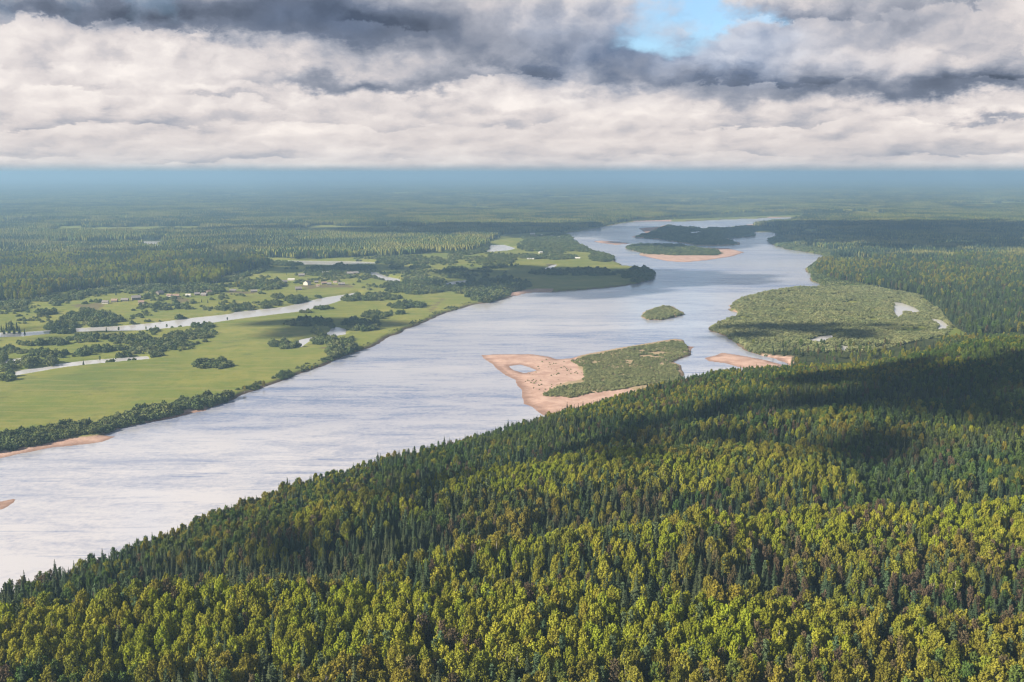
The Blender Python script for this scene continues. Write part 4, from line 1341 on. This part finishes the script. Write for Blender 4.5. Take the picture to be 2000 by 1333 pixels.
for nm, poly, step, hh, share in SCRUB:
    wp = poly_px(poly, 2.5)
    lo, hi = wp.min(0), wp.max(0)
    gx_, gy_ = np.meshgrid(np.arange(lo[0], hi[0], step), np.arange(lo[1], hi[1], step))
    qx, qy = gx_.ravel() + rb.uniform(-.5, .5, gx_.size) * step, gy_.ravel() + rb.uniform(-.5, .5, gx_.size) * step
    jit = (fbm(qx / 30, qy / 30, 55, 3) - .5) * 12
    ok = inside(qx + jit, qy + jit, wp)
    qx, qy = qx[ok], qy[ok]
    ok = (sample(GM['land'], qx, qy) > .8) & (sample(GM['pool'], qx, qy) > 1.0) & (fbm(qx / 22, qy / 22, 56, 3) < .34 + share * .36) & (sample(GZ, qx, qy) > .25) & (sample(GM['near'], qx, qy) < .7)
    qx, qy = qx[ok], qy[ok]
    sx.append(qx); sy.append(qy)
    so_.append(np.full(len(qx), nm in ('peninsula_scrub', 'islet_scrub') or (nm == 'island_scrub' and hh < 4)))
    ss_.append(hh / 5.2 * rb.uniform(.6, 1.2, len(qx)) * (.40 + 1.2 * fbm(qx / 45, qy / 45, 57, 3)))
# stray bushes and thickets over the floodplain
for zone, cut, n_, hh in (([(-40, 592), (110, 588), (240, 566), (460, 556), (560, 590), (470, 604), (300, 628), (100, 655), (-40, 660)], .60, 2600, 4.6),
                          ([(-40, 664), (140, 655), (420, 632), (420, 660), (330, 700), (120, 712), (-40, 730)], .57, 1500, 5.2),
                          ([(640, 505), (960, 497), (1030, 500), (1000, 530), (870, 560), (740, 575), (690, 560)], .54, 5200, 5.6),
                          ([(450, 525), (640, 520), (700, 540), (690, 556), (470, 570), (430, 552)], .61, 1800, 5.0),
                          ([(0, 600), (40, 588), (110, 580), (300, 556), (430, 552), (530, 522), (520, 530), (440, 562), (300, 566), (110, 592), (0, 606)], .40, 1500, 7.0)):
    wp = poly_px(zone, 4.0)
    q = rb.uniform(wp.min(0), wp.max(0), (n_ * 4, 2))
    q = q[inside(q[:, 0], q[:, 1], wp)][:n_]
    q = q[fbm(q[:, 0] / 34, q[:, 1] / 60, 66, 3) > cut]
    q = q[(sample(GM['land'], q[:, 0], q[:, 1]) > 3) & (sample(GM['pool'], q[:, 0], q[:, 1]) > 2)]
    sx.append(q[:, 0]); sy.append(q[:, 1]); so_.append(rb.uniform(size=len(q)) < .25)
    ss_.append(hh / 5.2 * rb.uniform(.45, 1.2, len(q)))
# tufts at the edge of the sand
wp = poly_px([(1060, 700), (1118, 703), (1142, 735), (1090, 760), (1060, 775), (1020, 740), (1030, 730)], 1)
q = rb.uniform(wp.min(0), wp.max(0), (260, 2))
q = q[inside(q[:, 0], q[:, 1], wp)]
q = q[fbm(q[:, 0] / 14, q[:, 1] / 14, 58, 2) > .56]
sx.append(q[:, 0]); sy.append(q[:, 1]); ss_.append(rb.uniform(.12, .3, len(q))); so_.append(np.ones(len(q), bool))
sx, sy, ss_, so_ = map(np.concatenate, (sx, sy, ss_, so_))
sz = sample(GZ, sx, sy)
for nm, sel, kn in (('willow_scrub', ~so_, 'willow'), ('osier_scrub', so_, 'osier')):
    k_ = sel.sum()
    scatter_object(nm, np.stack([sx, sy, sz - .2 * ss_], -1)[sel], rb.uniform(0, 6.28, k_), np.stack([ss_[sel] * rb.uniform(.9, 1.3, k_), ss_[sel] * rb.uniform(.9, 1.3, k_), ss_[sel]], -1),
                   rb.integers(0, 4, k_), [q_[2] for q_ in SPECIES[kn]])

# single trees on the flats
SOLO_TREES = [
    ('spruce', 8, 650, 15), ('spruce', 18, 648, 17), ('spruce', 28, 649, 18), ('spruce', 38, 648, 15), ('spruce', 48, 650, 12), ('spruce', 13, 645, 17), ('spruce', 23, 644, 18), ('spruce', 33, 645, 16), ('spruce', 3, 646, 14),
    ('spruce', 163, 710, 11), ('aspen', 195, 700, 8), ('spruce', 226, 698, 6), ('spruce', 206, 618, 12), ('spruce', 202, 620, 10), ('spruce', 227, 583, 10), ('spruce', 208, 648, 10), ('aspen', 232, 646, 8), ('aspen', 285, 641, 6),
    ('aspen', 295, 641, 6), ('aspen', 304, 641, 6), ('aspen', 326, 641, 7), ('aspen', 444, 626, 7), ('spruce', 394, 594, 7), ('spruce', 406, 595, 8), ('spruce', 428, 596, 8), ('spruce', 308, 604, 9), ('spruce', 318, 603, 9), ('spruce', 326, 603, 8),
    ('birch', 515, 752, 9), ('birch', 478, 762, 8), ('birch', 606, 718, 7), ('birch', 613, 715, 6), ('pine', 580, 572, 7), ('spruce', 592, 515, 8), ('spruce', 603, 528, 11), ('spruce', 610, 529, 11), ('spruce', 633, 527, 12), ('spruce', 597, 540, 12),
    ('birch', 462, 562, 12), ('birch', 468, 561, 13), ('birch', 480, 563, 11), ('birch', 520, 565, 11), ('birch', 526, 565, 11), ('pine', 560, 542, 8), ('spruce', 519, 550, 7),
]
def lone_label(kn, qx, qy):
    if kn == 'spruce':
        if qx < 55:
            return 'dark spruce of the tight grove where the side channel ends'
        if qx < 170:
            return 'single dark spruce mirrored in the narrow creek'
        if 585 < qx < 640:
            return 'tall dark spruce among the dark farmsteads of the second village'
        if 305 < qx < 330:
            return 'small dark spruce in the row on the slope below the old village'
        if 390 < qx < 430:
            return 'small dark spruce of the three on the bare slope above the channel'
        return {226: 'tiny dark spruce at the tail of the creek', 206: 'dark spruce in the thicket below the old village', 202: 'dark spruce in the thicket below the old village', 227: 'lone dark spruce left of the old village gardens',
                208: 'dark spruce at the water edge of the side channel', 519: 'small dark spruce behind the grove between the villages'}[qx]
    if kn == 'aspen':
        return 'small thin leafy tree at the edge of the narrow creek' if qx == 195 else 'small thin leafy tree on the low shore of the side channel'
    if kn == 'birch':
        if 455 < qx < 530 and qy < 600:
            return 'pale birch of the grove between the two villages'
        return 'small pale birch on the high bank of the big river'
    return 'small pine below the lone dark house' if qx == 580 else 'small pine by the tin-roofed shed'


for kn, qx, qy, hh in SOLO_TREES:
    w_ = P(qx, qy, 4.0)
    zz_ = float(sample(GZ, w_[:1], w_[1:])[0])
    s = hh / 20.0
    single(kn, int(rb.integers(len(SPECIES[kn]))), (w_[0], w_[1], max(zz_, .2)), rb.uniform(0, 6), s, s * 1.15, lone_label(kn, qx, qy), lone_label(kn, qx, qy) + ', alike')

# ------------------------------------------------------------------ village houses
M_LOG = plain('weathered_logs', (0.16, 0.14, 0.13), scale=1.2)
M_PALE = plain('pale_boards', (0.52, 0.50, 0.47), scale=1.2)
M_ROOF = plain('grey_roof', (0.20, 0.19, 0.20), scale=.8)
M_ROOFB = plain('rusty_roof', (0.26, 0.19, 0.16), scale=.8)
M_TIN = plain('pale_tin', (0.50, 0.50, 0.51), .45, scale=.8, spec=.5)
M_GLASS = plain('window_glass', (0.03, 0.04, 0.05), .1, spec=.6)
M_BRICK = plain('chimney_brick', (0.30, 0.14, 0.09))


def box(x0, x1, y0, y1, z0, z1):
    V = [(x0, y0, z0), (x1, y0, z0), (x1, y1, z0), (x0, y1, z0), (x0, y0, z1), (x1, y0, z1), (x1, y1, z1), (x0, y1, z1)]
    F = [(0, 3, 2, 1), (4, 5, 6, 7), (0, 1, 5, 4), (1, 2, 6, 5), (2, 3, 7, 6), (3, 0, 4, 7)]
    return V, F


def house(qx, qy, L, W, hw, yaw_, wall_m, roof_m, label, z_guess=8.0):
    w_ = P(qx, qy, z_guess)
    zz_ = float(sample(GZ, w_[:1], w_[1:])[0])
    e = bpy.data.objects.new('village_house' if L > 8 else 'shed', None)
    e.location = (w_[0], w_[1], zz_ - .2)
    e.rotation_euler = (0, 0, yaw_)
    e['label'], e['category'] = label, 'house' if L > 8 else 'shed'
    COL.objects.link(e)
    if qx > 1000:
        L, W, hw = L * .75, W * .75, hw * .85
    hr = W * .36
    a, b = L / 2, W / 2
    V = [(-a, -b, 0), (a, -b, 0), (a, b, 0), (-a, b, 0), (-a, -b, hw), (a, -b, hw), (a, b, hw), (-a, b, hw), (-a, 0, hw + hr), (a, 0, hw + hr)]
    F = [(0, 1, 5, 4), (1, 2, 6, 9, 5), (2, 3, 7, 6), (3, 0, 4, 8, 7)]
    link('wall', mesh_from('house_wall', V, F, [wall_m]), e)
    # roof: two thick slopes with eaves
    V, F = [], []
    for s in (-1, 1):
        k = len(V)
        ey, ez = s * (b + .55), hw - .30
        for xx in (-a - .5, a + .5):
            V += [(xx, 0, hw + hr + .06), (xx, ey, ez + .06), (xx, ey, ez + .26), (xx, 0, hw + hr + .28)]
        F += [(k, k + 1, k + 5, k + 4), (k + 1, k + 2, k + 6, k + 5), (k + 2, k + 3, k + 7, k + 6), (k, k + 3, k + 2, k + 1), (k + 4, k + 5, k + 6, k + 7)]
    rf = link('roof', mesh_from('house_roof', V, F, [roof_m]), e)
    if L > 8:
        V, F = box(a * .2, a * .2 + .8, -.4, .4, hw + hr - .3, hw + hr + 1.1)
        link('chimney', mesh_from('house_chimney', V, F, [M_BRICK]), rf)
    n = max(1, int(L // 3))
    me = None
    for i in range(n):
        if me is None:
            V, F = box(-.45, .45, -.04, .04, -.6, .6)
            me = mesh_from('house_window', V, F, [M_GLASS])
        wd = link('window', me, e)
        wd.location = (-a + (i + .5) * L / n, -b - .02, hw * .55)


HOUSES = [
    (206, 594, 11, 8, 3.2, .1, 'p', 'g', 'leftmost grey house of the old village, with a pale front'), (224, 592, 11, 8, 3.2, .05, 'l', 'r', 'low house second from the left in the old village'),
    (244, 591, 13, 8, 3.0, .1, 'l', 'g', 'long dark house left of the big village house'), (266, 589, 16, 11, 4.5, .5, 'l', 'g', 'big dark house with a wide roof in the old village'),
    (276, 594, 10, 8, 3.6, .3, 'p', 'r', 'house with a pale gable right of the big house'), (312, 578, 14, 10, 4.2, 1.1, 'l', 'g', 'dark house among bushes up the village slope'),
    (331, 583, 9, 7, 2.8, 0, 'p', 'r', 'small pale-fronted house on the bare terrace'), (344, 584, 12, 9, 3.2, .2, 'l', 'r', 'brown-roofed house on the bare terrace'), (368, 582, 9, 7, 2.8, .1, 'p', 't', 'small tin-roofed house right of the terrace'),
    (385, 579, 10, 8, 3.2, .4, 'l', 'g', 'grey house left in the overgrown half of the village'), (399, 580, 11, 8, 3.2, -.2, 'l', 'g', 'grey house right in the overgrown half of the village'), (408, 572, 10, 8, 3.2, .9, 'l', 'r', 'house standing behind the overgrown farmsteads'),
    (583, 564, 13, 10, 3.6, .3, 'l', 'g', 'lone dark house on the slope below the second village'), (600, 556, 14, 11, 5.5, 1.2, 'p', 'g', 'tall two-storey house at the front of the second village'), (618, 553, 8, 6, 2.6, .2, 'l', 'g', 'small hut right of the tall house'),
    (621, 558, 7, 5, 2.2, 0, 'p', 'r', 'low shed in front of the second village'), (633, 555, 11, 8, 3.2, .4, 'l', 'r', 'brown-roofed house in the middle of the second village'), (643, 556, 9, 7, 3.0, .1, 'l', 'g', 'grey house right of the brown-roofed one'),
    (655, 553, 8, 6, 2.6, 0, 'p', 'r', 'pale hut towards the right end of the second village'), (667, 556, 14, 8, 2.8, .2, 'l', 'g', 'long low barn at the right end of the second village'), (569, 549, 15, 6, 2.6, 0, 'p', 't', 'long shed with a shining tin roof'),
    (556, 553, 10, 8, 3.4, .5, 'l', 'g', 'dark house behind the small bushes of the second village'), (536, 551, 9, 7, 3.0, .2, 'l', 'g', 'dark house at the left end of the second village'), (589, 541, 14, 9, 3.6, .2, 'l', 'g', 'dark farmstead left of the spruces'),
    (636, 536, 15, 9, 3.8, .2, 'l', 'g', 'dark farmstead behind the second village'), (684, 537, 15, 10, 4.0, .1, 'l', 'g', 'wide dark farmhouse near the oxbow'), (695, 535, 12, 8, 3.4, .3, 'l', 'g', 'dark barn nearest the oxbow'), (649, 528, 7, 5, 2.6, .2, 'p', 't', 'small white hut among the spruces'),
    (455, 568, 13, 8, 2.6, .2, 'l', 'g', 'low grey barn between the two villages'), (496, 569, 13, 8, 2.6, .3, 'l', 'g', 'low grey barn under the pale grove'),
    (1040, 457, 26, 12, 5, .05, 'p', 't', 'long pale building of the farthest village'), (1046, 461, 14, 10, 4, .1, 'l', 'r', 'brown house in front of the long pale building'), (1062, 460, 14, 10, 4, .5, 'l', 'r', 'brown house in the middle of the farthest village'),
    (1078, 461, 14, 10, 4, .2, 'l', 'g', 'dark house at the right of the farthest village'), (1058, 459, 10, 8, 3.4, .2, 'p', 't', 'white hut in the farthest village'), (1091, 462, 9, 7, 3, .2, 'p', 't', 'small pale hut nearest the far bank'), (1030, 467, 10, 8, 3, .2, 'p', 'g', 'small pale hut below the farthest village'),
    (1056, 493, 15, 10, 4.2, .4, 'p', 't', 'white building alone in the bank scrub'), (1077, 498, 16, 8, 3.0, .1, 'p', 't', 'long low white shed by the promontory field'), (1081, 504, 8, 7, 3.2, .2, 'p', 't', 'small white shed nearest the ditch'),
    (1031, 505, 6, 5, 2.6, .1, 'p', 't', 'left tiny white hut at the field edge'), (1036, 505, 6, 5, 2.6, .3, 'p', 't', 'middle tiny white hut at the field edge'), (1041, 505, 7, 5, 2.6, .1, 'p', 't', 'right tiny white hut at the field edge'), (1128, 503, 20, 8, 2.4, -.2, 'p', 't', 'white shed by the bank above the promontory'),
]
for qx, qy, L, W, hw, yw, wm, rm, lb in HOUSES:
    house(qx, qy, L, W, hw, yw, {'l': M_LOG, 'p': M_PALE}[wm], {'g': M_ROOF, 'r': M_ROOFB, 't': M_TIN}[rm], lb, 8.0 if qx < 450 else 7.0)

# ------------------------------------------------------------------ clouds overhead, towards the sun, that shade parts of the land
M_CLOUD = plain('cloud_white', (0.85, 0.85, 0.86), 1.0, .05, .01, 0)


def ico():
    t = (1 + 5 ** .5) / 2
    V = np.array([(-1, t, 0), (1, t, 0), (-1, -t, 0), (1, -t, 0), (0, -1, t), (0, 1, t), (0, -1, -t), (0, 1, -t), (t, 0, -1), (t, 0, 1), (-t, 0, -1), (-t, 0, 1)], float)
    F = [(0, 11, 5), (0, 5, 1), (0, 1, 7), (0, 7, 10), (0, 10, 11), (1, 5, 9), (5, 11, 4), (11, 10, 2), (10, 7, 6), (7, 1, 8), (3, 9, 4), (3, 4, 2), (3, 2, 6), (3, 6, 8), (3, 8, 9), (4, 9, 5), (2, 4, 11), (6, 2, 10), (8, 6, 7), (9, 8, 1)]
    V /= np.linalg.norm(V[0])
    V = list(V); out = []; cache = {}

    def midp(a, b):
        k = (min(a, b), max(a, b))
        if k not in cache:
            p = V[a] + V[b]
            V.append(p / np.linalg.norm(p)); cache[k] = len(V) - 1
        return cache[k]
    for a, b, c in F:
        ab, bc, ca = midp(a, b), midp(b, c), midp(c, a)
        out += [(a, ab, ca), (b, bc, ab), (c, ca, bc), (ab, bc, ca)]
    return np.array(V), np.array(out)


ICO_V, ICO_F = ico()
CLOUD_Z = 1650.0


def cloud(px, py, zg, rx, ry, rot, dens, seed):
    """a cumulus whose shadow falls round the ground point seen at px, py; rx, ry metres"""
    r = np.random.default_rng(seed)
    gpt = P(px, py, zg)
    t = (CLOUD_Z - zg) / SUN[2]
    c0 = np.array([gpt[0] + SUN[0] * t, gpt[1] + SUN[1] * t, CLOUD_Z])
    V, F, b = [], [], 0
    n = int(dens * rx * ry / 900)
    for i in range(n):
        a, q = r.uniform(0, 6.283), r.uniform(0, 1) ** .62
        wob = 1 + .22 * math.sin(3 * a + seed) + .15 * math.sin(5 * a + 2 * seed)
        lx, ly = rx * q * wob * math.cos(a), ry * q * wob * math.sin(a)
        x_, y_ = lx * math.cos(rot) - ly * math.sin(rot), lx * math.sin(rot) + ly * math.cos(rot)
        rad = r.uniform(18, 42) * (1.15 - .5 * q) * min(1.6, max(.7, min(rx, ry) / 120))
        z_ = r.uniform(0, 1) * 60 * (1 - q) + rad * .4
        V.append(ICO_V * rad * np.array([1.15, 1.15, .8]) * (1 + .12 * r.normal(size=(len(ICO_V), 1))) + c0 + (x_, y_, z_))
        F.append(ICO_F + b); b += len(ICO_V)
    me = mesh_from('cloud', np.concatenate(V), np.concatenate(F), [M_CLOUD], smooth_sh=True)
    link('cloud', me, kind='stuff')


CLOUDS = [  # pixel and height of the shaded place, radii in metres, turn, density
    (1830, 745, 60, 240, 150, .3, .62), (1500, 800, 45, 210, 90, .35, .55), (1150, 862, 35, 190, 65, .7, 1.0), (1980, 840, 60, 170, 100, .2, .55), (700, 1000, 30, 120, 50, .8, .6), (1500, 905, 45, 200, 40, .2, .8),
    (1530, 655, 3, 170, 110, .2, .65), (1130, 545, 3, 360, 280, .2, 1.5), (560, 640, 3, 170, 120, .3, .8), (620, 526, 5, 260, 130, .1, 1.2), (250, 496, 8, 300, 60, .1, .8), (900, 450, 8, 900, 420, .1, 1.8),
    (1750, 455, 8, 1000, 900, .3, 1.0), (1330, 470, 3, 330, 420, .1, 1.0), (70, 655, 3, 110, 80, .2, 1.0),
]
for i, c in enumerate(CLOUDS):
    cloud(*c, seed=1000 + i)

# ------------------------------------------------------------------ air
def build_haze():
    m, g = mat('air')
    out = g.n('ShaderNodeOutputMaterial')
    v = g.n('ShaderNodeVolumePrincipled')
    v.inputs['Color'].default_value = (0.275, 0.46, 0.71, 1)
    v.inputs['Density'].default_value = 1.15e-4
    v.inputs['Anisotropy'].default_value = 0.1
    g.l(v.outputs[0], out.inputs['Volume'])
    V, F = box(-62000, 62000, -62000, 62000, -6, 276)
    link('haze', mesh_from('haze', V, F, [m]), kind='stuff')


build_haze()
print('TREES hill', N_HILL, 'plain', N_PLAIN, 'bushes', len(bx), 'scrub', len(sx))
